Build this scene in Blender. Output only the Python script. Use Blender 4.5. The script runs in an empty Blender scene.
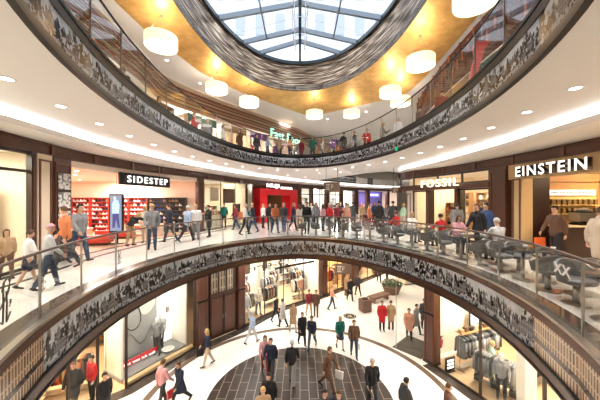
import bpy, math, random
from mathutils import Vector, Matrix
from mathutils.geometry import tessellate_polygon
PI = math.pi
SC = bpy.context.scene
COL = SC.collection
random.seed(7)

# ---------------- camera, world, exposure ----------------
cam_d = bpy.data.cameras.new('camera')
cam_d.sensor_width = 36.0
cam_d.lens = 36.0 * 270.0 / 600.0
cam_d.clip_start = 0.05
cam_d.clip_end = 400
cam = bpy.data.objects.new('camera', cam_d)
cam.location = (0, 0, 1.95)
cam.rotation_euler = (PI / 2, 0, 0)
COL.objects.link(cam)
SC.camera = cam
SC.view_settings.view_transform = 'Standard'
SC.view_settings.look = 'None'
SC.view_settings.gamma = 1.0
SC.view_settings.use_curve_mapping = False
SC.view_settings.exposure = 0.62
SC.cycles.max_bounces = 8
SC.cycles.diffuse_bounces = 4
SC.cycles.glossy_bounces = 4
SC.cycles.transparent_max_bounces = 24
SC.cycles.sample_clamp_indirect = 4.0
SC.cycles.caustics_reflective = False
SC.cycles.caustics_refractive = False
SC.cycles.use_denoising = True

world = bpy.data.worlds.new('overcast_sky')
SC.world = world
world.use_nodes = True
wn = world.node_tree.nodes
bg = wn['Background']
bg.inputs['Color'].default_value = (0.86, 0.93, 1.0, 1)
bg.inputs['Strength'].default_value = 1.9

Z0 = -5.75      # ground floor
ZC1 = 4.02      # ceiling of the camera's floor
ZF2 = 4.77      # upper floor
ZC2 = 9.25      # gold ceiling

def area(name, loc, sx, sy, power, color=(1, .96, .91), rot=(0, 0, 0)):
    l = bpy.data.lights.new(name, 'AREA')
    l.shape = 'RECTANGLE'; l.size = sx; l.size_y = sy
    l.energy = power; l.color = color
    o = bpy.data.objects.new(name, l)
    o.location = loc; o.rotation_euler = rot
    COL.objects.link(o)
    return o

def spot(name, loc, power, angle=110, color=(1, .97, .935), r=.06, rot=(0, 0, 0), blend=.8):
    l = bpy.data.lights.new(name, 'SPOT')
    l.energy = power; l.color = color; l.spot_size = math.radians(angle); l.spot_blend = blend
    l.shadow_soft_size = r
    o = bpy.data.objects.new(name, l)
    o.location = loc; o.rotation_euler = rot
    COL.objects.link(o)
    return o

# ---------------- materials ----------------
MATS = {}
def pr(name, col, rough=.5, metal=0.0, emit=None, es=0.0, noise=0.0, nscale=8.0, bump=0.0, spec=None, coat=0.0):
    if name in MATS: return MATS[name]
    m = bpy.data.materials.new(name); m.use_nodes = True
    nt = m.node_tree; b = nt.nodes['Principled BSDF']
    b.inputs['Base Color'].default_value = (*col, 1)
    b.inputs['Roughness'].default_value = rough
    b.inputs['Metallic'].default_value = metal
    if coat: b.inputs['Coat Weight'].default_value = coat
    if spec is not None: b.inputs['Specular IOR Level'].default_value = spec
    if emit:
        b.inputs['Emission Color'].default_value = (*emit, 1)
        b.inputs['Emission Strength'].default_value = es
    if noise or bump:
        tc = nt.nodes.new('ShaderNodeTexCoord')
        n = nt.nodes.new('ShaderNodeTexNoise')
        n.inputs['Scale'].default_value = nscale; n.inputs['Detail'].default_value = 4
        nt.links.new(tc.outputs['Object'], n.inputs['Vector'])
        if noise:
            mx = nt.nodes.new('ShaderNodeMix'); mx.data_type = 'RGBA'
            mx.inputs[6].default_value = (*[c * (1 - noise) for c in col], 1)
            mx.inputs[7].default_value = (*[min(1, c * (1 + noise)) for c in col], 1)
            nt.links.new(n.outputs['Fac'], mx.inputs[0])
            nt.links.new(mx.outputs[2], b.inputs['Base Color'])
        if bump:
            bp = nt.nodes.new('ShaderNodeBump'); bp.inputs['Strength'].default_value = bump
            bp.inputs['Distance'].default_value = .01
            nt.links.new(n.outputs['Fac'], bp.inputs['Height'])
            nt.links.new(bp.outputs['Normal'], b.inputs['Normal'])
    MATS[name] = m
    return m

def glass_mat(name, tint, refl=1.0, ior=1.5):
    m = bpy.data.materials.new(name); m.use_nodes = True
    nt = m.node_tree; nt.nodes.clear()
    out = nt.nodes.new('ShaderNodeOutputMaterial')
    tr = nt.nodes.new('ShaderNodeBsdfTransparent'); tr.inputs['Color'].default_value = (*tint, 1)
    gl = nt.nodes.new('ShaderNodeBsdfGlossy'); gl.inputs['Roughness'].default_value = 0.01
    gl.inputs['Color'].default_value = (refl, refl, refl, 1)
    lw = nt.nodes.new('ShaderNodeLayerWeight'); lw.inputs[0].default_value = .5
    pw = nt.nodes.new('ShaderNodeMath'); pw.operation = 'POWER'; pw.inputs[1].default_value = 4.5
    ma = nt.nodes.new('ShaderNodeMath'); ma.operation = 'MULTIPLY_ADD'; ma.inputs[1].default_value = .6; ma.inputs[2].default_value = .04 if ior > 1.4 else .015
    nt.links.new(lw.outputs['Facing'], pw.inputs[0]); nt.links.new(pw.outputs[0], ma.inputs[0])
    mx = nt.nodes.new('ShaderNodeMixShader')
    nt.links.new(ma.outputs[0], mx.inputs[0]); nt.links.new(tr.outputs[0], mx.inputs[1])
    nt.links.new(gl.outputs[0], mx.inputs[2]); nt.links.new(mx.outputs[0], out.inputs['Surface'])
    MATS[name] = m
    return m

M_glass = glass_mat('clear_glass', (.97, .985, .975), .9, 1.45)
M_shopglass = glass_mat('shop_glass', (.97, .98, .97), .8, 1.35)
M_skyglass = glass_mat('skylight_glass', (.93, .96, 1.0), .7)
M_white = pr('white_plaster', (.84, .82, .805), .6, bump=.05, nscale=30)
M_soffit = pr('white_soffit', (.82, .79, .75), .6)
M_brown = pr('brown_panel', (.085, .031, .018), .32, noise=.25, nscale=3)
M_brown2 = pr('brown_mould', (.13, .052, .03), .3)
M_copper = pr('bronze_band', (.075, .032, .020), .26, metal=.25, noise=.2, nscale=2)
M_black = pr('black_metal', (.010, .009, .009), .35, spec=.25)
M_dark = pr('dark_frame', (.035, .022, .016), .35)
M_steel = pr('brushed_steel', (.45, .43, .41), .3, metal=1.0)
M_steeldark = pr('dark_steel', (.06, .075, .09), .35, metal=.4)
M_rail = pr('handrail_bronze', (.16, .115, .09), .3, metal=.7)
M_cream = pr('cream_wall', (.78, .66, .50), .55, noise=.04)
M_warmwhite = pr('warm_white_wall', (.85, .78, .68), .6)
M_tan = pr('tan_wood', (.42, .22, .09), .4, noise=.15, nscale=4)
M_woodfloor = pr('oak_floor', (.60, .42, .25), .4, noise=.12, nscale=5)
M_red = pr('red_lacquer', (.62, .012, .02), .35)
M_cove = pr('cove_glow', (1, .97, .93), .5, emit=(1, .98, .95), es=2.2)
M_lens = pr('downlight_lens', (1, .97, .9), .5, emit=(1, .95, .86), es=7)
M_letter = pr('lit_letter_white', (.95, .95, .93), .5, emit=(1, .98, .94), es=1.1)
M_letterwarm = pr('lit_letter_warm', (.95, .9, .75), .5, emit=(1, .9, .68), es=1.0)
M_stone = pr('dark_stone', (.055, .042, .035), .25, noise=.3, nscale=3)

def ramp(nt, stops, interp='LINEAR'):
    r = nt.nodes.new('ShaderNodeValToRGB'); cr = r.color_ramp; cr.interpolation = interp
    while len(cr.elements) < len(stops): cr.elements.new(.5)
    for e, (p, c) in zip(cr.elements, stops):
        e.position = p; e.color = (*c, 1)
    return r

def node(nt, t, **kw):
    n = nt.nodes.new(t)
    for k, v in kw.items(): setattr(n, k, v)
    return n

def math_n(nt, op, a, b=None, c=None):
    n = nt.nodes.new('ShaderNodeMath'); n.operation = op
    for i, v in enumerate((a, b, c)):
        if v is None: continue
        if isinstance(v, (int, float)): n.inputs[i].default_value = v
        else: nt.links.new(v, n.inputs[i])
    return n.outputs[0]

def mixc(nt, fac, a, b):
    m = nt.nodes.new('ShaderNodeMix'); m.data_type = 'RGBA'
    if isinstance(fac, (int, float)): m.inputs[0].default_value = fac
    else: nt.links.new(fac, m.inputs[0])
    for i, v in ((6, a), (7, b)):
        if isinstance(v, tuple): m.inputs[i].default_value = (*v, 1)
        else: nt.links.new(v, m.inputs[i])
    return m.outputs[2]

def photo_mat(i):
    """black-and-white townscape print: pale sky, dark gabled houses with windows"""
    m = bpy.data.materials.new('townscape_print_%d' % i); m.use_nodes = True
    nt = m.node_tree; b = nt.nodes['Principled BSDF']; L = nt.links.new
    b.inputs['Roughness'].default_value = .22; b.inputs['Specular IOR Level'].default_value = .22
    uv = nt.nodes.new('ShaderNodeTexCoord').outputs['UV']
    mp = nt.nodes.new('ShaderNodeMapping'); mp.inputs['Scale'].default_value = (2.2, 1, 1)
    mp.inputs['Location'].default_value = (i * 7.31, 0, 0); L(uv, mp.inputs[0])
    sep = nt.nodes.new('ShaderNodeSeparateXYZ'); L(mp.outputs[0], sep.inputs[0])
    u, v = sep.outputs[0], sep.outputs[1]
    # roof line: stepped noise plus gable triangles
    n1 = node(nt, 'ShaderNodeTexNoise', noise_dimensions='1D')
    st = math_n(nt, 'SNAP', u, .22 + .05 * (i % 3)); L(st, n1.inputs['W'])
    n1.inputs['Scale'].default_value = 5.3; n1.inputs['Detail'].default_value = 1
    tri = math_n(nt, 'PINGPONG', u, .11 + .03 * (i % 4))
    sky = math_n(nt, 'ADD', math_n(nt, 'MULTIPLY', n1.outputs[0], 1.15), math_n(nt, 'MULTIPLY', tri, 1.1))
    sky = math_n(nt, 'ADD', sky, .06 * (i % 3) + .10)
    mask = math_n(nt, 'LESS_THAN', v, sky)
    br = nt.nodes.new('ShaderNodeTexBrick'); L(mp.outputs[0], br.inputs['Vector'])
    br.inputs['Scale'].default_value = 3.2 + .5 * (i % 4)
    br.inputs['Brick Width'].default_value = .42; br.inputs['Row Height'].default_value = .62
    br.inputs['Mortar Size'].default_value = .13; br.offset = 0.0
    br.inputs['Color1'].default_value = (.006, .006, .008, 1); br.inputs['Color2'].default_value = (.06, .06, .065, 1)
    br.inputs['Mortar'].default_value = (.26, .26, .28, 1)
    n2 = nt.nodes.new('ShaderNodeTexNoise'); L(mp.outputs[0], n2.inputs['Vector'])
    n2.inputs['Scale'].default_value = 4.2; n2.inputs['Detail'].default_value = 3; n2.inputs['Roughness'].default_value = .6
    tone = ramp(nt, [(.48, (.004, .004, .006)), (.53, (.06, .06, .07)), (.57, (.70, .72, .76))]); L(n2.outputs[0], tone.inputs[0])
    n5 = nt.nodes.new('ShaderNodeTexNoise'); L(mp.outputs[0], n5.inputs['Vector']); n5.inputs['Scale'].default_value = 1.3
    pick = math_n(nt, 'GREATER_THAN', n5.outputs[0], .47)
    bld = mixc(nt, pick, br.outputs[0], tone.outputs[0])
    n3 = nt.nodes.new('ShaderNodeTexNoise'); L(mp.outputs[0], n3.inputs['Vector']); n3.inputs['Scale'].default_value = 2
    skyc = ramp(nt, [(.4, (.55, .62, .70)), (.65, (.80, .86, .93))]); L(n3.outputs[0], skyc.inputs[0])
    vo = nt.nodes.new('ShaderNodeTexVoronoi'); L(mp.outputs[0], vo.inputs['Vector']); vo.inputs['Scale'].default_value = 7
    grd = ramp(nt, [(.36, (.008, .008, .01)), (.50, (.50, .52, .56))]); L(vo.outputs['Distance'], grd.inputs[0])
    low = math_n(nt, 'LESS_THAN', v, .2)
    c = mixc(nt, mask, skyc.outputs[0], bld)
    c = mixc(nt, low, c, grd.outputs[0])
    if i % 5 == 3:
        c = mixc(nt, .22, c, (.42, .27, .12))
    c = mixc(nt, .28, c, (.01, .01, .012))
    L(c, b.inputs['Base Color'])
    return m
PHOTOS = [photo_mat(i) for i in range(10)]

def facade_mat():
    """pale sandstone facade print with dark cornices and rows of tall windows"""
    m = bpy.data.materials.new('facade_print'); m.use_nodes = True
    nt = m.node_tree; b = nt.nodes['Principled BSDF']; L = nt.links.new
    b.inputs['Roughness'].default_value = .15
    uv = nt.nodes.new('ShaderNodeTexCoord').outputs['UV']
    br = nt.nodes.new('ShaderNodeTexBrick'); L(uv, br.inputs['Vector'])
    br.offset = 0.0
    br.inputs['Scale'].default_value = 9; br.inputs['Brick Width'].default_value = .7; br.inputs['Row Height'].default_value = 2.6
    br.inputs['Mortar Size'].default_value = .16
    br.inputs['Color1'].default_value = (.30, .20, .13, 1); br.inputs['Color2'].default_value = (.10, .07, .05, 1)
    br.inputs['Mortar'].default_value = (.62, .48, .34, 1)
    sep = nt.nodes.new('ShaderNodeSeparateXYZ'); L(uv, sep.inputs[0])
    n2 = nt.nodes.new('ShaderNodeTexNoise'); L(uv, n2.inputs['Vector']); n2.inputs['Scale'].default_value = 14; n2.inputs['Detail'].default_value = 6
    a = math_n(nt, 'ABSOLUTE', math_n(nt, 'SUBTRACT', sep.outputs[1], .36))
    band = math_n(nt, 'LESS_THAN', a, .07)
    n4 = ramp(nt, [(.45, (.01, .01, .012)), (.6, (.16, .12, .10))]); L(n2.outputs[0], n4.inputs[0])
    c = mixc(nt, band, br.outputs[0], n4.outputs[0])
    L(c, b.inputs['Base Color'])
    return m
M_facade = facade_mat()

def marble(name, base, vein, rough=.08, scale=1.2):
    m = bpy.data.materials.new(name); m.use_nodes = True
    nt = m.node_tree; b = nt.nodes['Principled BSDF']; L = nt.links.new
    b.inputs['Roughness'].default_value = rough
    tc = nt.nodes.new('ShaderNodeTexCoord').outputs['Object']
    n = nt.nodes.new('ShaderNodeTexNoise'); L(tc, n.inputs['Vector']); n.inputs['Scale'].default_value = scale
    n.inputs['Detail'].default_value = 6
    r = ramp(nt, [(.4, vein), (.6, base)]); L(n.outputs[0], r.inputs[0])
    br = nt.nodes.new('ShaderNodeTexBrick'); L(tc, br.inputs['Vector']); br.inputs['Scale'].default_value = 1
    br.inputs['Brick Width'].default_value = 1.2; br.inputs['Row Height'].default_value = .6
    br.inputs['Mortar Size'].default_value = .004; br.inputs['Mortar'].default_value = (*[c * .86 for c in vein], 1)
    L(r.outputs[0], br.inputs['Color1']); L(r.outputs[0], br.inputs['Color2'])
    L(br.outputs[0], b.inputs['Base Color'])
    return m
M_floor1 = marble('white_stone_tiles', (.84, .80, .745), (.79, .745, .68), .13)
M_floor0 = marble('white_terrazzo', (.86, .82, .765), (.83, .78, .72), .3, 3)

def tile_mat():
    m = bpy.data.materials.new('brown_slate_tiles'); m.use_nodes = True
    nt = m.node_tree; b = nt.nodes['Principled BSDF']; L = nt.links.new
    b.inputs['Roughness'].default_value = .38; b.inputs['Specular IOR Level'].default_value = .3
    tc = nt.nodes.new('ShaderNodeTexCoord').outputs['Object']
    mp = nt.nodes.new('ShaderNodeMapping'); L(tc, mp.inputs[0]); mp.inputs['Rotation'].default_value = (0, 0, PI / 2)
    br = nt.nodes.new('ShaderNodeTexBrick'); L(mp.outputs[0], br.inputs['Vector']); br.inputs['Scale'].default_value = 1
    br.inputs['Brick Width'].default_value = .95; br.inputs['Row Height'].default_value = .36
    br.inputs['Mortar Size'].default_value = .012; br.inputs['Mortar'].default_value = (.30, .24, .19, 1)
    br.inputs['Color1'].default_value = (.027, .017, .013, 1); br.inputs['Color2'].default_value = (.048, .032, .025, 1)
    br.inputs['Bias'].default_value = -.1
    L(br.outputs[0], b.inputs['Base Color'])
    return m
M_tiles = tile_mat()

def gold_mat():
    m = bpy.data.materials.new('gold_leaf_ceiling'); m.use_nodes = True
    nt = m.node_tree; b = nt.nodes['Principled BSDF']; L = nt.links.new
    tc = nt.nodes.new('ShaderNodeTexCoord').outputs['Object']
    n = nt.nodes.new('ShaderNodeTexNoise'); L(tc, n.inputs['Vector']); n.inputs['Scale'].default_value = 2.2
    n.inputs['Detail'].default_value = 8; n.inputs['Roughness'].default_value = .7
    r = ramp(nt, [(.35, (.68, .38, .11)), (.65, (.90, .58, .21))]); L(n.outputs[0], r.inputs[0])
    L(r.outputs[0], b.inputs['Base Color'])
    b.inputs['Metallic'].default_value = .55; b.inputs['Roughness'].default_value = .42
    bp = nt.nodes.new('ShaderNodeBump'); bp.inputs['Strength'].default_value = .25; L(n.outputs[0], bp.inputs['Height'])
    L(bp.outputs[0], b.inputs['Normal'])
    return m
M_gold = gold_mat()

def streak_mat():
    m = bpy.data.materials.new('streaked_bronze_mirror'); m.use_nodes = True
    nt = m.node_tree; b = nt.nodes['Principled BSDF']; L = nt.links.new
    uv = nt.nodes.new('ShaderNodeTexCoord').outputs['UV']
    mp = nt.nodes.new('ShaderNodeMapping'); L(uv, mp.inputs[0]); mp.inputs['Scale'].default_value = (.35, 9, 1)
    n = nt.nodes.new('ShaderNodeTexNoise'); L(mp.outputs[0], n.inputs['Vector']); n.inputs['Scale'].default_value = 2.4
    n.inputs['Detail'].default_value = 5
    r = ramp(nt, [(.38, (.05, .03, .018)), (.5, (.22, .14, .09)), (.64, (.72, .56, .40))]); L(n.outputs[0], r.inputs[0])
    L(r.outputs[0], b.inputs['Base Color'])
    b.inputs['Metallic'].default_value = .75; b.inputs['Roughness'].default_value = .28
    return m
M_streak = streak_mat()

def slat_mat():
    m = bpy.data.materials.new('ceiling_slats'); m.use_nodes = True
    return m

# ---------------- mesh helpers ----------------
def tag(o, label=None, cat=None, group=None, kind=None):
    if label: o['label'] = label
    if cat: o['category'] = cat
    if group: o['group'] = group
    if kind: o['kind'] = kind
    return o

def empty(name, loc=(0, 0, 0), rz=0.0, label=None, cat=None, group=None):
    o = bpy.data.objects.new(name, None); COL.objects.link(o)
    o.location = loc; o.rotation_euler = (0, 0, rz); o.empty_display_size = .1
    return tag(o, label, cat, group)

class MB:
    def __init__(s): s.v = []; s.f = []; s.uv = {}; s.mi = {}
    def add(s, vs, fs, mat=None):
        b = len(s.v); s.v += [tuple(p) for p in vs]
        for f in fs:
            s.f.append(tuple(b + i for i in f))
            if mat is not None: s.mi[len(s.f) - 1] = mat
        return s
    def box(s, x0, x1, y0, y1, z0, z1, M=None):
        vs = [(x, y, z) for z in (z0, z1) for y in (y0, y1) for x in (x0, x1)]
        if M is not None: vs = [M @ Vector(p) for p in vs]
        return s.add(vs, [(0, 2, 3, 1), (4, 5, 7, 6), (0, 1, 5, 4), (2, 6, 7, 3), (0, 4, 6, 2), (1, 3, 7, 5)])
    def bar(s, a, b, w, h=None, up=(0, 0, 1)):
        a = Vector(a); b = Vector(b); h = h or w
        d = (b - a).normalized(); u = Vector(up)
        if abs(d.dot(u)) > .99: u = Vector((1, 0, 0))
        x = d.cross(u).normalized(); y = x.cross(d).normalized()
        vs = [p + x * sx * w / 2 + y * sy * h / 2 for p in (a, b) for sx, sy in ((-1, -1), (1, -1), (1, 1), (-1, 1))]
        return s.add(vs, [(0, 1, 2, 3), (7, 6, 5, 4), (0, 4, 5, 1), (1, 5, 6, 2), (2, 6, 7, 3), (3, 7, 4, 0)])
    def tube(s, pts, r, n=8, close=False, cap=True):
        pts = [Vector(p) for p in pts]; N = len(pts); vs = []
        ref = Vector((0, 0, 1))
        for i, p in enumerate(pts):
            if close: d = pts[(i + 1) % N] - pts[i - 1]
            else: d = pts[min(i + 1, N - 1)] - pts[max(i - 1, 0)]
            d.normalize()
            u = ref if abs(d.dot(ref)) < .95 else Vector((1, 0, 0))
            x = d.cross(u).normalized(); y = x.cross(d)
            rr = r[i] if isinstance(r, (list, tuple)) else r
            vs += [p + (x * math.cos(2 * PI * k / n) + y * math.sin(2 * PI * k / n)) * rr for k in range(n)]
        fs = []
        for i in range(N if close else N - 1):
            for k in range(n):
                a = i * n + k; b2 = i * n + (k + 1) % n; j = (i + 1) % N
                fs.append((a, b2, j * n + (k + 1) % n, j * n + k))
        if cap and not close:
            fs.append(tuple(reversed(range(n)))); fs.append(tuple(range((N - 1) * n, N * n)))
        return s.add(vs, fs)
    def lathe(s, prof, n=20, c=(0, 0, 0), sx=1, sy=1, ring=False):
        vs = [(c[0] + r * sx * math.cos(2 * PI * k / n), c[1] + r * sy * math.sin(2 * PI * k / n), c[2] + z) for r, z in prof for k in range(n)]
        fs = [(i * n + k, i * n + (k + 1) % n, (i + 1) * n + (k + 1) % n, (i + 1) * n + k) for i in range(len(prof) - 1) for k in range(n)]
        if ring: fs += [((len(prof) - 1) * n + k, (len(prof) - 1) * n + (k + 1) % n, (k + 1) % n, k) for k in range(n)]
        else: fs.append(tuple(reversed(range(n)))); fs.append(tuple(range((len(prof) - 1) * n, len(prof) * n)))
        return s.add(vs, fs)
    def prism(s, poly, z0, z1, holes=()):
        """horizontal slab with optional holes"""
        loops = [[Vector((x, y, 0)) for x, y in poly]] + [[Vector((x, y, 0)) for x, y in h] for h in holes]
        flat = [p for l in loops for p in l]; N = len(flat)
        tri = tessellate_polygon(loops)
        vs = [(p.x, p.y, z0) for p in flat] + [(p.x, p.y, z1) for p in flat]
        fs = []
        for t in tri:
            a, b2, c = t
            if (flat[b2] - flat[a]).cross(flat[c] - flat[a]).z < 0: a, c = c, a
            fs.append((a + N, b2 + N, c + N)); fs.append((c, b2, a))
        o = 0
        for li, l in enumerate(loops):
            n = len(l)
            ar = sum(l[i].x * l[(i + 1) % n].y - l[(i + 1) % n].x * l[i].y for i in range(n))
            for i in range(n):
                p, q = o + i, o + (i + 1) % n
                if (ar > 0) != (li > 0): fs.append((p, q, q + N, p + N))
                else: fs.append((q, p, p + N, q + N))
            o += n
        return s.add(vs, fs)
    def sweep(s, path, prof, close=False):
        """prof: list of (n, z): n along the outward (left) normal of the path in plan"""
        P = [Vector((p[0], p[1], 0)) for p in path]; N = len(P); vs = []; m = len(prof)
        for i in range(N):
            if close: a, b2 = P[i - 1], P[(i + 1) % N]
            else: a, b2 = P[max(i - 1, 0)], P[min(i + 1, N - 1)]
            d = (b2 - a).normalized(); nrm = Vector((-d.y, d.x, 0))
            for n_, z in prof: vs.append(P[i] + nrm * n_ + Vector((0, 0, z)))
        fs = []
        for i in range(N if close else N - 1):
            j = (i + 1) % N
            for k in range(m):
                l = (k + 1) % m
                fs.append((i * m + k, i * m + l, j * m + l, j * m + k))
        if not close:
            fs.append(tuple(range(m))); fs.append(tuple(reversed(range((N - 1) * m, N * m))))
        return s.add(vs, fs)
    def build(s, name, mat, parent=None, smooth=False, loc=None, auto=None):
        me = bpy.data.meshes.new(name); me.from_pydata(s.v, [], s.f)
        ml = mat if isinstance(mat, (list, tuple)) else [mat]
        for m in ml: me.materials.append(m)
        for i, k in s.mi.items(): me.polygons[i].material_index = k
        if s.uv:
            l = me.uv_layers.new(name='UVMap')
            for pi, uvs in s.uv.items():
                for li, q in zip(me.polygons[pi].loop_indices, uvs): l.data[li].uv = q
        me.update()
        if smooth:
            me.polygons.foreach_set('use_smooth', [True] * len(me.polygons))
            if auto:
                try: me.set_sharp_from_angle(angle=math.radians(auto))
                except Exception: pass
        o = bpy.data.objects.new(name, me); COL.objects.link(o)
        if parent: o.parent = parent
        if loc: o.location = loc
        return o

def struct(name, mb, mat, label=None, **kw):
    o = mb.build(name, mat, **kw); o['kind'] = 'structure'
    if label: o['label'] = label
    return o

def kids(o): return KID.get(o.name, [])
def copy_tree(o, parent=None, loc=None, rz=None):
    """copy of a thing with copies of its parts (mesh data shared)"""
    c = o.copy(); COL.objects.link(c)
    c.parent = parent
    if loc is not None: c.location = loc
    if rz is not None: c.rotation_euler = (0, 0, rz)
    for ch in list(o.children):
        copy_tree(ch, c)
    return c

def paint(o, mat, slot=0):
    """give this object its own material on shared mesh data"""
    s_ = o.material_slots[slot]; s_.link = 'OBJECT'; s_.material = mat

def bez(pts, n=12):
    return pts

def superell(cx, cy, a, b, p=2.0, n=120):
    out = []
    for i in range(n):
        t = 2 * PI * i / n
        c, s_ = math.cos(t), math.sin(t)
        out.append((cx + a * math.copysign(abs(c) ** (2 / p), c), cy + b * math.copysign(abs(s_) ** (2 / p), s_)))
    return out

def resample(path, step, close=True, start=0.0):
    P = [Vector(p) for p in path]
    if close: P.append(P[0])
    L = [0]
    for i in range(1, len(P)): L.append(L[-1] + (P[i] - P[i - 1]).length)
    tot = L[-1]; n = max(1, round(tot / step)); out = []
    for k in range(n if close else n + 1):
        t = (start + k * tot / n) % tot if close else min(k * tot / n, tot - 1e-6)
        i = max(j for j in range(len(L)) if L[j] <= t + 1e-9); i = min(i, len(P) - 2)
        f = (t - L[i]) / max(1e-9, L[i + 1] - L[i])
        out.append(tuple(P[i].lerp(P[i + 1], f)))
    return out

def text(s, name, a, b, z0, z1, mat, depth=.03, parent=None, off=0.02, backmat=None, bold=0.0, space=1.08):
    """lettering that runs from plan point a to plan point b (left to right for the reader), between heights z0 and z1"""
    cu = bpy.data.curves.new(name, 'FONT'); cu.body = s; cu.extrude = .02; cu.offset = bold; cu.resolution_u = 3; cu.space_character = space
    tmp = bpy.data.objects.new(name, cu); COL.objects.link(tmp)
    dg = bpy.context.evaluated_depsgraph_get()
    me = bpy.data.meshes.new_from_object(tmp.evaluated_get(dg))
    bpy.data.objects.remove(tmp)
    xs = [v.co.x for v in me.vertices]; ys = [v.co.y for v in me.vertices]
    if not xs: return None
    x0, x1, y0, y1 = min(xs), max(xs), min(ys), max(ys)
    a = Vector((*a, 0)); b = Vector((*b, 0)); xd = (b - a).normalized(); L = (b - a).length
    up = Vector((0, 0, 1)); nd = xd.cross(up)
    for v in me.vertices:
        fx = (v.co.x - x0) / (x1 - x0); fy = (v.co.y - y0) / (y1 - y0); fz = (v.co.z + .02) / .04
        v.co = a + xd * (fx * L) + up * (z0 + fy * (z1 - z0)) + nd * (off + fz * depth)
    me.materials.clear(); me.materials.append(mat)
    if backmat:
        me.materials.append(backmat)
        me.update()
        for p in me.polygons:
            if p.normal.dot(nd) < .5: p.material_index = 1
    o = bpy.data.objects.new(name, me); COL.objects.link(o)
    if parent: o.parent = parent
    return o
# ---------------- plan outlines ----------------
RING1 = superell(0, 7.3, 4.75, 6.94, 1.88, 144)
RING2 = superell(0, 8.9, 4.35, 8.5, 2.0, 144)
SKYR = superell(0, 9.75, 4.65, 8.4, 2.15, 144)
BIG = [(-24, -4), (24, -4), (24, 48), (-24, 48)]
VOID = [(1.9, 28.2), (3.6, 24.3), (5.0, 20.9), (6.4, 19.6), (9, 21.5), (13.5, 27), (16.2, 35), (14.8, 40), (9.4, 36), (5.2, 31.5)]
LP1 = [(-7.4, -3.5), (-7.4, 2), (-7.5, 6.75), (-7.8, 8.8), (-7.8, 10.5), (-7.3, 13.5), (-6.2, 16.9), (-4.2, 22.5), (0, 29.5), (3.6, 33.5), (8.5, 38.5), (14, 42.5), (22, 46)]
RP1 = [(8.1, -3.5), (8.1, 2), (8.3, 8), (8.15, 11), (7.6, 14), (6.5, 17.5), (9, 24), (15, 33), (22, 41)]
COVL = [(-6.2, -3.5), (-6.3, 0), (-6.5, 5.9), (-6.65, 8.9), (-6.3, 12), (-5.6, 15.2), (-3.6, 20.5), (0, 26.9), (4.2, 32), (9, 37), (14.8, 41.3), (21, 44)]
COVR = [(6.2, -3.5), (6.25, 0), (6.45, 5.8), (6.7, 9.1), (6.65, 14), (6.4, 16.8), (7.6, 20), (12, 26), (18, 34), (22, 39)]
GL = [(-7.8, -1), (-8.1, 4), (-8.0, 8), (-7.7, 10.4), (-7.1, 11.06), (-5.5, 13.95), (-3.6, 16.2), (-1.4, 19.2), (2, 22), (8.2, 28.3), (14, 34), (22, 42)]
GR = [(7.9, -1), (7.9, 5), (7.7, 8), (7.1, 10.4), (6.15, 12.75)]
UP2L = [(-7.4, -3.5), (-7.3, 6), (-7.4, 12.8), (-7.6, 15.7), (-5.8, 19), (-3.3, 22.4), (0, 27.2), (3.6, 33), (14, 43)]
UP2R = [(7.2, -3.5), (7.2, 5), (7.0, 9.86), (7.6, 15.9), (9, 21), (14, 29), (22, 40)]

def curve_pts(poly, step=.7):
    """smooth the polyline (Catmull-Rom) so the shop fronts and coves sweep instead of kink"""
    P = [Vector(p) for p in poly]; out = []
    for i in range(len(P) - 1):
        p0 = P[max(i - 1, 0)]; p1 = P[i]; p2 = P[i + 1]; p3 = P[min(i + 2, len(P) - 1)]
        n = max(2, int((p2 - p1).length / step))
        for k in range(n):
            t = k / n
            out.append(tuple(.5 * ((2 * p1) + (p2 - p0) * t + (2 * p0 - 5 * p1 + 4 * p2 - p3) * t * t + (3 * p1 - p0 - 3 * p2 + p3) * t ** 3)))
    out.append(tuple(P[-1])); return out
covl = curve_pts(COVL); covr = curve_pts(COVR)

# ---------------- floors and slabs ----------------
struct('floor', MB().prism(BIG, Z0 - .3, Z0), M_floor0, 'white terrazzo floor of the ground level')
circ = lambda cx, cy, r, n=96: [(cx + r * math.cos(2 * PI * i / n), cy + r * math.sin(2 * PI * i / n)) for i in range(n)]
struct('floor', MB().prism(circ(0, 10.5, 3.6), Z0, Z0 + .006), M_tiles, 'round field of brown slate tiles on the ground level')
M_bandstone = pr('brown_band_stone', (.12, .08, .052), .3, noise=.3, nscale=2)
struct('floor', MB().prism(circ(0, 10.25, 6.08), Z0, Z0 + .005, [circ(0, 10.25, 5.80)]), M_bandstone, 'brown stone band circling the ground level floor')
glp = curve_pts(GL); 
def offs(path, d):
    out = []
    for i in range(len(path)):
        a = Vector(path[max(i - 1, 0)]); b = Vector(path[min(i + 1, len(path) - 1)])
        t = (b - a).normalized(); out.append((path[i][0] - t.y * d, path[i][1] + t.x * d))
    return out
grp = curve_pts(GR)
struct('floor', MB().prism(glp + offs(glp, -.55)[::-1], Z0, Z0 + .008), M_stone, 'dark stone threshold along the left ground floor shops')
struct('floor', MB().prism(grp + offs(grp, .5)[::-1], Z0, Z0 + .008), M_stone, 'dark stone threshold along the right ground floor shops')
struct('floor', MB().prism(glp[:] + [(-24, 48), (-24, -1)], Z0, Z0 + .01), M_woodfloor, 'oak floor inside the left ground floor shops')
struct('floor', MB().prism(grp + [(14, 16.5), (23, 16.5), (23, -1)], Z0, Z0 + .01), M_woodfloor, 'oak floor inside the right ground floor shop')

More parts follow.
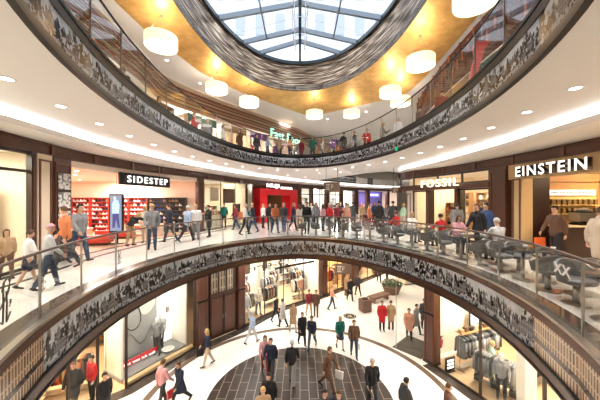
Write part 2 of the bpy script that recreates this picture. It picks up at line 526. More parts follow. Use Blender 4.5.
struct('floor', MB().prism(BIG, -1.05, 0, [RING1]), [M_floor1], 'white stone floor of the gallery level')
struct('floor', MB().prism(superell(0, 7.3, 5.1, 7.3, 1.88, 144), 0, .004, [superell(0, 7.3, 4.76, 6.95, 1.88, 144)]), M_stone, 'dark stone border along the gallery edge')
lp = curve_pts(LP1); rp = curve_pts(RP1)
struct('floor', MB().prism(offs(lp, -.02) + offs(lp, -.2)[::-1], 0, .004), M_stone, 'dark threshold line along the left gallery shops')
struct('floor', MB().prism(offs(lp, -.75) + offs(lp, -.9)[::-1], 0, .004), M_stone, 'thin dark line inlaid in front of the left gallery shops')
struct('floor', MB().prism(offs(rp, .02) + offs(rp, .22)[::-1], 0, .004), M_stone, 'dark threshold line along the right gallery shops')
M_salmon = pr('salmon_shop_floor', (.62, .40, .27), .3, noise=.1)
struct('floor', MB().prism([p for p in lp if 8.8 < p[1] < 16.5] + [(-7.2, 18), (-17, 18), (-17, 8.8)], 0, .006), M_salmon, 'salmon floor inside the shoe shop')
struct('floor', MB().prism(BIG, ZC1, ZF2, [RING2, VOID]), M_white, 'slab between the gallery level and the upper level')
struct('ceiling', MB().prism(BIG, ZC2 + .05, ZC2 + .35, [SKYR]), M_white, 'white ceiling of the upper level')
GOLD = [(-7, -3), (-6.9, 5), (-6.8, 9.86), (-6.66, 11.6), (-5.7, 15.4), (-4.05, 18.3), (.9, 23.7), (5.6, 20.1), (7.3, 19), (7.45, 15.9), (7, 9.9), (7, 5), (7, -3)]
struct('ceiling', MB().prism(GOLD, ZC2, ZC2 + .05, [SKYR]), M_gold, 'gold leaf ceiling around the oval skylight')
# back and outer walls closing the building
for nm, x0, x1, y0, y1 in (('wall_left', -24.3, -24, -4, 48), ('wall_right', 24, 24.3, -4, 48), ('wall_back', -24, 24, 48, 48.3), ('wall_front', -24, 24, -4.3, -4)):
    struct(nm, MB().box(x0, x1, y0, y1, Z0, ZC2 + .35), M_warmwhite)

# lowered perimeter soffits and their glowing coves
def soffit(path, side, outer, lab):
    poly = path + outer
    struct('ceiling', MB().prism(poly, 3.68, 3.82), M_soffit, lab)
soffit(covl, 1, [(22.5, 47.9), (-23.9, 47.9), (-23.9, -3.5)], 'lowered white soffit above the left gallery shops')
soffit(covr, -1, [(23.9, 39), (23.9, -3.5)], 'lowered white soffit above the right gallery shops')
for path, sgn, lab in ((covl, 1, 'left'), (covr, -1, 'right')):
    o = MB().sweep(path, [(sgn * .03, 3.82), (sgn * .12, 3.82), (sgn * .12, 4.0), (sgn * .03, 4.0)]).build('cove_light', M_cove)
    tag(o, 'long glowing cove light sweeping along the %s side of the gallery ceiling' % lab, 'cove light')

# ---------------- gallery edge friezes ----------------
def ring_edge(ring, ztop, zbot, bands, lab, step, start, photo_seed, faces, minus=.0):
    """bands: (z0, z1, out, material) strips above and below the row of printed panels"""
    root = empty('picture_frieze', (0, 0, 0), 0, lab, 'frieze')
    N = len(ring)
    for nm, z0, z1, th, m in bands:
        MB().sweep(ring, [(.0, z0), (0, z1), (th, z1), (th, z0)], True).build(nm, m, root, smooth=True, auto=30)
    pts = resample(ring, step, True, start)
    zp0, zp1 = faces
    c = Vector((0, 8, 0)); n = len(pts); k = 0
    for i in range(n):
        a = Vector((*pts[i], 0)); b = Vector((*pts[(i + 1) % n], 0)); mid = (a + b) / 2
        if mid.y < 1.6: continue
        d = (b - a); L = d.length; d.normalize(); nr = Vector((-d.y, d.x, 0))  # towards the void for a counter-clockwise ring
        mb = MB()
        A = a + d * .006 + nr * .045; B = b - d * .006 + nr * .045
        A2 = A - nr * .02; B2 = B - nr * .02
        vs = [(A.x, A.y, zp0), (B.x, B.y, zp0), (B.x, B.y, zp1), (A.x, A.y, zp1), (A2.x, A2.y, zp0), (B2.x, B2.y, zp0), (B2.x, B2.y, zp1), (A2.x, A2.y, zp1)]
        mb.add(vs, [(1, 0, 3, 2), (4, 5, 6, 7), (0, 1, 5, 4), (1, 2, 6, 5), (2, 3, 7, 6), (3, 0, 4, 7)])
        o0 = (i * .37) % 1 * 5
        mb.uv[0] = [(o0 + 1 * L, 0), (o0, 0), (o0, 1), (o0 + 1 * L, 1)]
        m = PHOTOS[(i * 7 + photo_seed) % 10]
        if mid.y < (5.2 if mid.x > 0 else 4.4) and ztop < 2: m = M_facade
        elif (m is PHOTOS[3] or m is PHOTOS[8]) and i % 3: m = PHOTOS[(i + 4) % 3]
        mb.build('photo_panel', m, root); k += 1
    return root
M_sep = PHOTOS[3]
ring_edge(RING1, 0, -1.1,
    [('upper_band', -.20, -.04, .09, M_copper), ('top_rail', -.04, .015, .11, M_steel), ('lower_band', -1.10, -.90, .09, M_copper), ('lower_rail', -.90, -.87, .11, M_black), ('bottom_rail', -1.14, -1.10, .11, M_black), ('backing', -.90, -.18, .02, M_black)],
    'long frieze of townscape photographs running around the edge of the gallery floor', 1.3, .35, 1, (-.88, -.19))
ring_edge(RING2, ZF2, ZC1,
    [('upper_band', ZF2 - .16, ZF2 - .02, .07, M_black), ('groove_strip', ZF2 - .02, ZF2 + .03, .05, M_steeldark), ('top_rail', ZF2 + .03, ZF2 + .09, .07, M_black), ('lower_band', ZC1 + .03, ZC1 + .12, .07, M_dark), ('bottom_rail', ZC1 - .03, ZC1 + .03, .09, M_black), ('backing', ZC1 + .1, ZF2 - .14, .02, M_black)],
    'long frieze of townscape photographs around the edge of the upper floor', 1.3, .1, 4, (ZC1 + .11, ZF2 - .15))

def balustrade(ring, z, lab, step, start, railm, postm, h=1.1, rr=.026):
    root = empty('glass_balustrade', (0, 0, 0), 0, lab, 'balustrade')
    inn = ring
    MB().tube([(x, y, z + h) for x, y in inn], rr, 8, True).build('handrail', railm, root, smooth=True)
    pts = resample(inn, step, True, start); n = len(pts)
    for i in range(n):
        a = Vector((*pts[i], 0)); b = Vector((*pts[(i + 1) % n], 0)); mid = (a + b) / 2
        if mid.y < .75: continue
        d = (b - a).normalized(); nr = Vector((-d.y, d.x, 0))
        A = a + d * .012; B = b - d * .012
        MB().bar((A.x, A.y, z + .53), (B.x, B.y, z + .53), .012, 1.06 - .02).build('glass_panel', M_glass, root)
        MB().box(-.018, .018, -.007, .007, 0, h - .02, Matrix.Translation((a.x, a.y, z)) @ Matrix.Rotation(math.atan2(d.y, d.x) + PI / 2, 4, 'Z')).build('post', postm, root)
    return root
balustrade(RING1, .0, 'frameless glass balustrade with bronze handrail around the gallery void', 1.3, .35, M_rail, M_steel)
balustrade(RING2, ZF2 + .03, 'glass balustrade with thin black handrail around the upper floor', 1.3, .1, M_black, M_steel, 1.1, .026)

# the far void in the ceiling: a second, smaller frieze seen end-on down the concourse
root = empty('picture_frieze', (0, 0, 0), 0, 'distant strip of photographs on the far opening down the concourse', 'frieze')
vp = curve_pts([VOID[0], VOID[9], VOID[8], VOID[7], VOID[6]], 1.0)
inw = offs(vp, -.05)
MB().sweep(inw, [(0, ZC1 - .02), (0, ZC1 + .12), (.06, ZC1 + .12), (.06, ZC1 - .02)]).build('lower_band', M_black, root)
MB().sweep(inw, [(0, ZF2 - .12), (0, ZF2 + .05), (.06, ZF2 + .05), (.06, ZF2 - .12)]).build('upper_band', M_black, root)
pp = resample(inw, 1.6, False)
for i in range(len(pp) - 1):
    a = Vector((*pp[i], 0)); b = Vector((*pp[i + 1], 0)); L = (b - a).length
    mb = MB().add([(a.x, a.y, ZC1 + .12), (b.x, b.y, ZC1 + .12), (b.x, b.y, ZF2 - .12), (a.x, a.y, ZF2 - .12)], [(0, 1, 2, 3)])
    mb.uv[0] = [(i * .7, 0), (i * .7 + L, 0), (i * .7 + L, 1), (i * .7, 1)]
    mb.build('photo_panel', PHOTOS[(i * 3) % 10], root)
b_ = empty('glass_balustrade', (0, 0, 0), 0, 'distant glass balustrade above the far strip of photographs', 'balustrade')
MB().tube([(x, y, ZF2 + 1.1) for x, y in inw], .03, 6).build('handrail', M_black, b_)
for i in range(len(pp) - 1):
    MB().bar((*pp[i], ZF2 + .55), (*pp[i + 1], ZF2 + .55), .012, 1.0).build('glass_panel', M_glass, b_)
# ---------------- skylight ----------------
ZS = 11.02
mb = MB(); N = len(SKYR); acc = 0
for i in range(N):
    a = SKYR[i]; b = SKYR[(i + 1) % N]; L = math.dist(a, b)
    mb.add([(a[0], a[1], ZC2), (b[0], b[1], ZC2), (b[0], b[1], ZS), (a[0], a[1], ZS)], [(0, 1, 2, 3)])
    mb.uv[len(mb.f) - 1] = [(acc, 0), (acc + L, 0), (acc + L, 1), (acc, 1)]
    acc += L
struct('wall_skylight', mb, M_streak, 'streaky bronze mirror panels lining the skylight well')
struct('wall_skylight', MB().sweep(SKYR, [(-.02, ZC2 + .05), (-.02, ZS + .25), (-.35, ZS + .25), (-.35, ZC2 + .05)], True), M_white)
sk = empty('skylight_roof', (0, 9.75, ZS), 0, 'oval glazed skylight roof with grey steel rafters and ridge beam', 'skylight')
W = lambda x, y, z: (x, y - 9.75, z - ZS)
MB().sweep([(x, y - 9.75) for x, y in SKYR], [(-.02, 0), (-.02, .2), (.14, .2), (.14, 0)], True).build('edge_beam', M_steeldark, sk, smooth=True, auto=30)
def halfw(y):
    t = abs((y - 9.75) / 8.4)
    return 4.65 * max(0, 1 - t ** 2.15) ** (1 / 2.15)
MR = pr('rafter_grey', (.20, .23, .27), .4, metal=.3)
ZR = 11.9
for y in (2.2, 3.2, 5.3, 7.4, 9.5, 11.6, 13.7, 15.8, 16.95):
    hw = halfw(y)
    for sx in (-1, 1):
        MB().bar(W(0, y, ZR), W(sx * hw, y, ZS + .12), .13, .2).bar(W(0, y, ZR + .14), W(sx * hw, y, ZS + .26), .05, .08).build('rafter', MR, sk)
MB().bar(W(0, 1.5, ZR + .02), W(0, 16.95, ZR + .02), .16, .26).bar(W(0, 16.95, ZR), W(0, 18.1, ZS + .1), .14, .2).build('ridge_beam', M_steeldark, sk)
for sx in (-1, 1):
    f = 1.95 / 4.0
    MB().bar(W(sx * 1.95, 2.2, ZR - .4), W(sx * 1.95, 15.8, ZR - .45), .07, .1).build('purlin', MR, sk)
    MB().add([W(0, 1.3, ZR + .25), W(0, 18.15, ZR + .25), W(sx * 5, 18.15, ZS + .3), W(sx * 5, 1.3, ZS + .3)], [(0, 1, 2, 3)]).build('glazing', M_skyglass, sk)
    mr = pr('white_tie_rod', (.85, .87, .9), .3)
    t = MB(); y = 4.2
    while y < 17:
        t.tube([W(sx * .28, y, ZR - .5), W(sx * .42, y + 1.05, ZR - .1), W(sx * .28, y + 2.1, ZR - .5)], .022, 6); y += 2.1
    t.tube([W(sx * .28, 4.2, ZR - .5), W(sx * .28, 17, ZR - .5)], .022, 6)
    t.tube([W(sx * .42, 4.2, ZR - .12), W(sx * .42, 17, ZR - .12)], .02, 6)
    t.build('tie_rod', mr, sk)
    for y in (5.3, 9.5, 13.7):
        MB().tube([W(0, y + .2, ZR - .5), W(sx * halfw(y + 1.2) * .95, y + 1.2, ZS + .1)], .012, 6).build('bracing_cable', mr, sk)
# the neighbouring building that shows faintly through the glass
M_ext = pr('pale_render', (.52, .54, .57), .8); M_extw = pr('pale_window', (.33, .36, .40), .3)
bl = empty('office_building', (0, 40, 0), 0, 'pale office building with rows of windows seen faintly through the skylight', 'building')
MB().box(-26, 26, 6, 14, 14, 74).build('facade', M_ext, bl)
for r in range(7):
    for c in range(-7, 8):
        if (r + c) % 1 == 0: MB().box(c * 3.4 - .7, c * 3.4 + .7, 5.8, 6.1, 30 + r * 6, 33.6 + r * 6).build('window', M_extw, bl)

# ---------------- pendant drum lamps ----------------
M_shade = pr('lamp_shade', (.95, .86, .62), .6, emit=(1, .80, .48), es=.75)
M_diff = pr('lamp_diffuser', (1, .97, .9), .6, emit=(1, .95, .86), es=2.4)
def drum(x, y, zb, lab):
    t = empty('pendant_lamp', (x, y, zb), 0, lab, 'lamp', 'drum lamps under the gold ceiling')
    MB().lathe([(.60, .0), (.61, .02), (.61, .42), (.58, .42), (.58, .02)], 40, ring=True).build('lamp_shade', M_shade, t, smooth=True, auto=40)
    MB().lathe([(.575, .015), (.575, .03)], 40).build('diffuser', M_diff, t)
    mb = MB()
    for k in range(3):
        mb.tube([(.5 * math.cos(k * 2.094), .5 * math.sin(k * 2.094), .42), (.0, 0, ZC2 - zb)], .006, 5)
    mb.build('suspension_cord', M_steel, t)
    MB().lathe([(.07, ZC2 - zb - .04), (.07, ZC2 - zb)], 16).build('ceiling_rose', M_steel, t)
    l = bpy.data.lights.new('lamp_bulb', 'POINT'); l.energy = 24; l.color = (1, .9, .72); l.shadow_soft_size = .15
    o = bpy.data.objects.new('lamp_bulb', l); o.location = (0, 0, .62); COL.objects.link(o); o.parent = t
for x, y, z, lab in ((-5.5, 10.7, 8.0, 'large drum pendant lamp nearest on the left side'), (-4.75, 15.4, 8.1, 'drum pendant lamp second along the left side'),
                     (-3.2, 17.0, 7.9, 'drum pendant lamp third along the left side above the slatted bulkhead'), (1.05, 19.6, 7.95, 'drum pendant lamp at the far tip of the gold ceiling'),
                     (3.9, 20.4, 8.25, 'small drum pendant lamp below the white ceiling right of the far tip'), (5.25, 15.7, 8.0, 'drum pendant lamp on the right beside the smaller overlapping one'),
                     (6.4, 17.2, 8.0, 'drum pendant lamp partly hidden behind the upper handrail'), (5.35, 12.0, 7.85, 'drum pendant lamp on the right in front of the dark slats'),
                     (5.2, 8.0, 7.75, 'largest drum pendant lamp cut by the top edge on the right')):
    drum(x, y, z, lab)

# ---------------- downlights ----------------
def downlight(x, y, z, lab, grp):
    t = empty('downlight', (x, y, z), 0, lab, 'downlight', grp)
    MB().lathe([(.09, -.012), (.12, -.012), (.125, 0), (.09, 0)], 24, ring=True).build('trim_ring', M_soffit, t)
    MB().lathe([(.092, -.008), (.092, -.002)], 24).build('lens', M_lens, t)
e = superell(0, 8.9, 5.5, 9.95, 2.05, 144)
for i, (x, y) in enumerate(resample(e, 1.4, True, .2)):
    if y > 3.2:
        downlight(x, y, ZC1, 'small round recessed downlight in the white gallery ceiling beside the upper frieze', 'downlights around the gallery ceiling')
        spot('downlight_beam', (x, y, ZC1 - .05), 120, 130)
for x, y in ((1.5, 20.8), (3, 20), (-1, 22.5), (.5, 24.5), (8.2, 22), (10, 26)):
    downlight(x, y, ZC1, 'round recessed downlight in the gallery ceiling far down the concourse', 'downlights down the concourse')
    spot('downlight_beam', (x, y, ZC1 - .05), 220, 130)
for x, y in ((-7.0, 14.2), (-6.3, 17), (2.5, 24.5), (5.5, 22.5), (7.2, 21)):
    downlight(x, y, ZC2 + .05, 'round recessed downlight in the white upper ceiling beyond the gold', 'downlights in the upper ceiling')

# general light of the shops and concourses
def sweeplights(path, off, z, step, power, color, name, ymin=0, size=1.2):
    pts = resample(offs(path, off), step, False)
    for x, y in pts:
        if y >= ymin: area(name, (x, y, z), size, size, power, color)
sweeplights(lp, -1.6, 3.6, 4.2, 0, (1, .9, .78), 'x') if 0 else None
for x, y, p in ((-7.0, 8, 90), (-6.0, 14, 90), (7, 7, 90), (6.4, 13, 90), (2, 25, 160), (9, 30, 200), (-2, 19.5, 90)):
    pass
# upper floor: added fill lights below the ceiling, without fixtures
for x, y in ((-9.5, 6), (-9.5, 13), (-7.5, 20), (-2, 26), (6, 27), (11, 20), (10, 12), (10, 5)):
    area('ceiling_fill_light', (x, y, ZC2 - .1), 2.2, 2.2, 170, (1, .95, .88))
# ground floor: fill lights added under the gallery slab to brighten the floor
for x, y in ((-6.3, 5), (-6.2, 9.5), (-5.2, 13), (-2.8, 15.8), (0.5, 17.5), (3.5, 18), (6, 20), (9, 24), (13, 28), (6.2, 5), (6.2, 9.5), (5.4, 13.5)):
    area('ceiling_fill_light', (x, y, -1.2), .9, .9, 58, (1, .97, .93))
# ---------------- figures ----------------
def capsule(mb, a, ra, b, rb, n=10, flat=1.0, fdir=None):
    """tapered limb with rounded ends; flat squeezes it along fdir"""
    a = Vector(a); b = Vector(b); d = b - a
    L = d.length
    if L < 1e-6: d = Vector((0, 0, 1)); L = 1e-6
    d.normalize()
    u = Vector(fdir) if fdir else (Vector((0, 1, 0)) if abs(d.y) < .9 else Vector((1, 0, 0)))
    y = (u - d * u.dot(d)).normalized(); x = y.cross(d)
    rings = []
    for t in (-90, -60, -30, 0):
        t = math.radians(t); rings.append((a + d * ra * math.sin(t), ra * math.cos(t)))
    for t in (0, 30, 60, 90):
        t = math.radians(t); rings.append((b + d * rb * math.sin(t), rb * math.cos(t)))
    vs = []
    for c, r in rings:
        r = max(r, 1e-4)
        vs += [c + x * r * math.cos(2 * PI * k / n) + y * r * flat * math.sin(2 * PI * k / n) for k in range(n)]
    fs = [(i * n + k, i * n + (k + 1) % n, (i + 1) * n + (k + 1) % n, (i + 1) * n + k) for i in range(len(rings) - 1) for k in range(n)]
    fs.append(tuple(reversed(range(n)))); fs.append(tuple(range((len(rings) - 1) * n, len(rings) * n)))
    mb.add(vs, fs)

def ellip(mb, c, r, n=14, m=9, rot=None):
    c = Vector(c); vs = []; fs = []
    for i in range(m + 1):
        t = PI * (i / m) - PI / 2; t = max(min(t, PI / 2 - .02), -PI / 2 + .02)
        for k in range(n):
            p = Vector((r[0] * math.cos(t) * math.cos(2 * PI * k / n), r[1] * math.cos(t) * math.sin(2 * PI * k / n), r[2] * math.sin(t)))
            if rot: p = rot @ p
            vs.append(c + p)
    fs = [(i * n + k, i * n + (k + 1) % n, (i + 1) * n + (k + 1) % n, (i + 1) * n + k) for i in range(m) for k in range(n)]
    fs.append(tuple(reversed(range(n)))); fs.append(tuple(range(m * n, (m + 1) * n)))
    mb.add(vs, fs)

def fuse(mb, name, voxel, mat, smooth_it=2):
    """weld overlapping volumes into one continuous skin"""
    me = bpy.data.meshes.new(name); me.from_pydata(mb.v, [], mb.f); me.update()
    o = bpy.data.objects.new(name, me); COL.objects.link(o)
    r = o.modifiers.new('r', 'REMESH'); r.mode = 'VOXEL'; r.voxel_size = voxel; r.use_smooth_shade = True
    s = o.modifiers.new('s', 'SMOOTH'); s.iterations = smooth_it; s.factor = .5
    dg = bpy.context.evaluated_depsgraph_get()
    out = bpy.data.meshes.new_from_object(o.evaluated_get(dg)); out.name = name
    bpy.data.objects.remove(o); bpy.data.meshes.remove(me)
    out.materials.clear(); out.materials.append(mat)
    out.polygons.foreach_set('use_smooth', [True] * len(out.polygons)); out.update()
    return out

def R_(d): return math.radians(d)
POSE = {
    # leg: (left thigh, left knee, right thigh, right knee), arm: (left swing, left elbow, right swing, right elbow), lean
    'stand': dict(leg=(3, 3, -2, 2), arm=(4, 14, -3, 12), lean=0),
    'walk': dict(leg=(17, 5, -13, 14), arm=(-14, 12, 16, 24), lean=3),
    'stride': dict(leg=(-20, 20, 23, 5), arm=(20, 26, -20, 14), lean=5),
    'phone': dict(leg=(6, 6, -6, 4), arm=(30, 85, 2, 14), lean=2),
    'sit': dict(leg=(84, 86, 80, 84), arm=(34, 60, 30, 66), lean=6),
    'bend': dict(leg=(20, 30, 4, 20), arm=(70, 20, 55, 30), lean=48),
    'model': dict(leg=(10, 4, -6, 3), arm=(6, 30, -8, 34), lean=-1),
}
def skeleton(pose):
    p = POSE[pose]; J = {}
    J['pel'] = Vector((0, 0, .94))
    ln = R_(p['lean'])
    def up(h, x=0, y=0): return J['pel'] + Vector((x, -math.sin(ln) * h + y * math.cos(ln), math.cos(ln) * h + y * math.sin(ln)))
    J['waist'] = up(.14); J['chest'] = up(.36); J['neck'] = up(.52); J['head'] = up(.69, 0, -.015)
    J['up'] = (up(1) - J['pel']).normalized()
    for s, nm, a, k in ((1, 'L', p['leg'][0], p['leg'][1]), (-1, 'R', p['leg'][2], p['leg'][3])):
        a = R_(a); k = R_(k)
        h = J['pel'] + Vector((s * .09, 0, -.03)); kn = h + .43 * Vector((s * .02, -math.sin(a), -math.cos(a)))
        an = kn + .42 * Vector((0, -math.sin(a - k), -math.cos(a - k)))
        J['hip' + nm], J['kn' + nm], J['an' + nm] = h, kn, an
        pitch = 0 if pose in ('sit', 'stand', 'phone', 'bend', 'model') else max(0, -(a - k)) * .0
        fa = (a - k) if pose in ('walk', 'stride') else 0
        fwd = Vector((s * .12, -math.cos(fa * .8), math.sin(fa * .8))).normalized()
        J['toe' + nm] = an + fwd * .15 + Vector((0, 0, -.045)); J['heel' + nm] = an - fwd * .045 + Vector((0, 0, -.035))
    for s, nm, a, e in ((1, 'L', p['arm'][0], p['arm'][1]), (-1, 'R', p['arm'][2], p['arm'][3])):
        a = R_(a); e = R_(e)
        sh = up(.455, s * .172); out = .24
        el = sh + .28 * Vector((s * out, -math.sin(a), -math.cos(a))).normalized()
        wr = el + .25 * Vector((-s * (.05 if e < 1 else .3), -math.sin(a + e), -math.cos(a + e))).normalized()
        J['sh' + nm], J['el' + nm], J['wr' + nm] = sh, el, wr
    lo = min(J['toeL'].z, J['toeR'].z, J['heelL'].z, J['heelR'].z)
    dz = Vector((0, 0, .035 - lo))
    for k_ in J:
        if k_ != 'up': J[k_] = J[k_] + dz
    return J

def hand(mb, wr, el, s):
    d = (wr - el).normalized(); side = Vector((s * 1.0, 0, 0)); side = (side - d * side.dot(d)).normalized()
    across = d.cross(side).normalized()          # fingers are laid out along this
    if across.y > 0: across = -across
    pal = wr + d * .055
    capsule(mb, wr, .026, pal, .030, 8, .62, side)
    capsule(mb, wr + d * .05 + across * .018, .018, wr + d * .085 + across * .02, .016, 8, .8, side)
    capsule(mb, wr + d * .05 - across * .018, .018, wr + d * .08 - across * .02, .015, 8, .8, side)
    for i, L in enumerate((.072, .080, .074, .058)):
        o = across * (.032 - .0215 * i); b0 = wr + d * .085 + o
        m = b0 + d * L * .5 - side * L * .12; e = m + d * L * .36 - side * L * .36
        capsule(mb, b0, .0098, m, .0092, 6); capsule(mb, m, .0092, e, .0082, 6)
    t0 = wr + d * .03 + across * .026; t1 = t0 + d * .03 + across * .028; t2 = t1 + d * .032 + across * .004 - side * .01
    capsule(mb, t0, .013, t1, .011, 6); capsule(mb, t1, .011, t2, .0095, 6)

def body_parts(pose):
    J = skeleton(pose); out = {'J': J}; X = Vector((1, 0, 0)); U = J['up']
    F = U.cross(X) * -1  # forward
    if F.y > 0: F = -F
    mb = MB()
    for s in (-1, 1):
        capsule(mb, J['pel'] + X * s * .06, .105, J['waist'] + X * s * .045, .09, 12, 1.0)
        capsule(mb, J['waist'] + X * s * .045, .09, J['chest'] + X * s * .075, .105, 12, .95)
        capsule(mb, J['chest'] + X * s * .075, .10, J['neck'] - U * .07 + X * s * .10, .07, 12)
    capsule(mb, J['neck'] - U * .04, .062, J['head'] - U * .05, .055)
    for nm, s in (('L', 1), ('R', -1)):
        capsule(mb, J['hip' + nm], .088, J['kn' + nm], .058, 12); capsule(mb, J['kn' + nm], .056, J['an' + nm], .036, 12)
        capsule(mb, J['kn' + nm] + (J['an' + nm] - J['kn' + nm]) * .28 + Vector((0, .012, 0)), .05, J['kn' + nm] + (J['an' + nm] - J['kn' + nm]) * .4 + Vector((0, .01, 0)), .046)
        capsule(mb, J['heel' + nm], .034, J['toe' + nm], .028, 8)
        capsule(mb, J['neck'] - U * .06 + X * s * .08, .055, J['sh' + nm], .055)
        capsule(mb, J['sh' + nm], .054, J['el' + nm], .038, 10); capsule(mb, J['el' + nm], .038, J['wr' + nm], .025, 10)
        hand(mb, J['wr' + nm], J['el' + nm], s)
    H = J['head']
    ellip(mb, H + U * .02, (.076, .093, .098)); ellip(mb, H - U * .045 + F * .02, (.058, .07, .072))
    capsule(mb, H + F * .092 + U * .012, .010, H + F * .106 - U * .022, .014, 8)
    ellip(mb, H + F * .082 - U * .052, (.024, .012, .009))
    for s in (-1, 1): ellip(mb, H + X * s * .078 - U * .005, (.012, .02, .031)); ellip(mb, H + X * s * .03 + F * .083 + U * .028, (.022, .01, .006))
    out['body'] = fuse(mb, 'person_body', .0105, M_skin, 1)
    mb = MB()
    for s in (-1, 1): ellip(mb, H + X * s * .031 + F * .086 + U * .010, (.012, .008, .008), 8, 5)
    out['eyes'] = mb
    # hair
    mb = MB()
    ellip(mb, H + U * .035 - F * .012, (.088, .102, .098))
    h = MB()
    for v in (): pass
    def hairmesh(kind):
        m = MB(); n = 18; rows = 9
        vs = []; fs = []
        for i in range(rows + 1):
            t = i / rows
            for k in range(n):
                a = 2 * PI * k / n; front = math.cos(a)   # 1 = facing forward
                lowest = {'short': 108, 'long': 128, 'beanie': 88, 'bald': 70}[kind] if front < .25 else (62 if kind != 'beanie' else 72)
                if .25 <= front < .6 and kind == 'long': lowest = 100
                ph = R_(lowest) * t
                r = (1.0, 1.0)
                p = H + U * .022 + X * (.090 * math.sin(ph) * math.sin(a)) + F * (.106 * math.sin(ph) * math.cos(a)) + U * (.112 * math.cos(ph))
                if kind == 'long' and t > .75 and front < .25: p = p - U * .19 * (t - .75) / .25 - F * .01
                if kind == 'beanie': p = p + U * .012
                vs.append(p)
        inner = [H + U * .02 + (p - H - U * .02) * .80 for p in vs]
        M_ = len(vs)
        fs = [(i * n + k, i * n + (k + 1) % n, (i + 1) * n + (k + 1) % n, (i + 1) * n + k) for i in range(rows) for k in range(n)]
        fi = [(M_ + c, M_ + b, M_ + a, M_ + d) for a, b, c, d in [(f[0], f[1], f[2], f[3]) for f in fs]]
        fi = [tuple(M_ + i for i in reversed(f)) for f in fs]
        rim = [(rows * n + k, rows * n + (k + 1) % n, M_ + rows * n + (k + 1) % n, M_ + rows * n + k) for k in range(n)]
        m.add(vs + inner, fs + fi + rim)
        return m
    for kd in ('short', 'long', 'beanie'): out['hair_' + kd] = hairmesh(kd)
    # clothing
    def torso(mb, g, top=True):
        for s in (-1, 1):
            capsule(mb, J['pel'] + X * s * .065, .105 + g, J['waist'] + X * s * .05, .095 + g, 12)
            capsule(mb, J['waist'] + X * s * .05, .095 + g, J['chest'] + X * s * .08, .108 + g, 12)
            capsule(mb, J['chest'] + X * s * .08, .105 + g, J['neck'] - U * .085 + X * s * .09, .062 + g, 12)
            nm = 'L' if s > 0 else 'R'
            capsule(mb, J['neck'] - U * .065 + X * s * .07, .062 + g, J['sh' + nm], .060 + g)
            capsule(mb, J['sh' + nm], .060 + g, J['el' + nm], .050 + g, 10)
            capsule(mb, J['el' + nm], .050 + g, J['wr' + nm] - (J['wr' + nm] - J['el' + nm]) * .12, .038 + g, 10)
    mb = MB(); torso(mb, .010)
    for s in (-1, 1): capsule(mb, J['pel'] + X * s * .06 - U * .06, .112, J['pel'] + X * s * .06, .115, 12)
    capsule(mb, J['neck'] - U * .03, .072, J['neck'] + U * .012, .066)
    out['jacket'] = fuse(mb, 'jacket', .015, M_cloth)
    mb = MB(); torso(mb, .016)
    kL, kR = J['knL'], J['knR']
    if pose == 'sit':
        for nm in 'LR': capsule(mb, J['hip' + nm], .12, J['kn' + nm], .095, 12)
    else:
        mid = (kL + kR) / 2
        for s, nm in ((1, 'L'), (-1, 'R')): capsule(mb, J['hip' + nm], .118, J['hip' + nm].lerp(J['kn' + nm], .8), .100, 12)
        for s, k_ in ((1, kL), (-1, kR)): capsule(mb, J['pel'] + X * s * .05, .125, Vector((s * .075, k_.y * .55 + mid.y * .2, k_.z + .10)), .125, 12)
        capsule(mb, J['pel'], .13, Vector((0, mid.y, mid.z + .10)), .13, 12)
    capsule(mb, J['neck'] - U * .03, .078, J['neck'] + U * .02, .074)
    out['coat'] = fuse(mb, 'coat', .017, M_cloth)
    mb = MB()
    for s, nm in ((1, 'L'), (-1, 'R')):
        capsule(mb, J['pel'] + X * s * .055, .108, J['hip' + nm], .104, 12)
        capsule(mb, J['hip' + nm], .100, J['kn' + nm], .072, 12)
        capsule(mb, J['kn' + nm], .071, J['an' + nm] + (J['kn' + nm] - J['an' + nm]) * .10, .056, 12)
    out['trousers'] = fuse(mb, 'trousers', .015, M_cloth)
    mb = MB()
    if pose == 'sit':
        for nm in 'LR': capsule(mb, J['hip' + nm], .115, J['kn' + nm], .09, 12)
    else:
        for s, k_ in ((1, kL), (-1, kR)):
            capsule(mb, J['pel'] + X * s * .05, .112, k_ * .78 + J['pel'] * .22 + Vector((0, 0, .02)), .105, 12)
        capsule(mb, J['pel'], .115, (kL + kR) / 2 + Vector((0, 0, .10)), .12, 12)
    out['skirt'] = fuse(mb, 'skirt', .016, M_cloth)
    for nm in 'LR':
        mb = MB(); he, to = J['heel' + nm], J['toe' + nm]
        capsule(mb, he, .042, to, .036, 10, .8, (0, 0, 1)); capsule(mb, J['an' + nm], .047, he * .7 + to * .3, .043)
        out['shoe' + nm] = fuse(mb, 'shoe', .012, M_cloth)
    return out

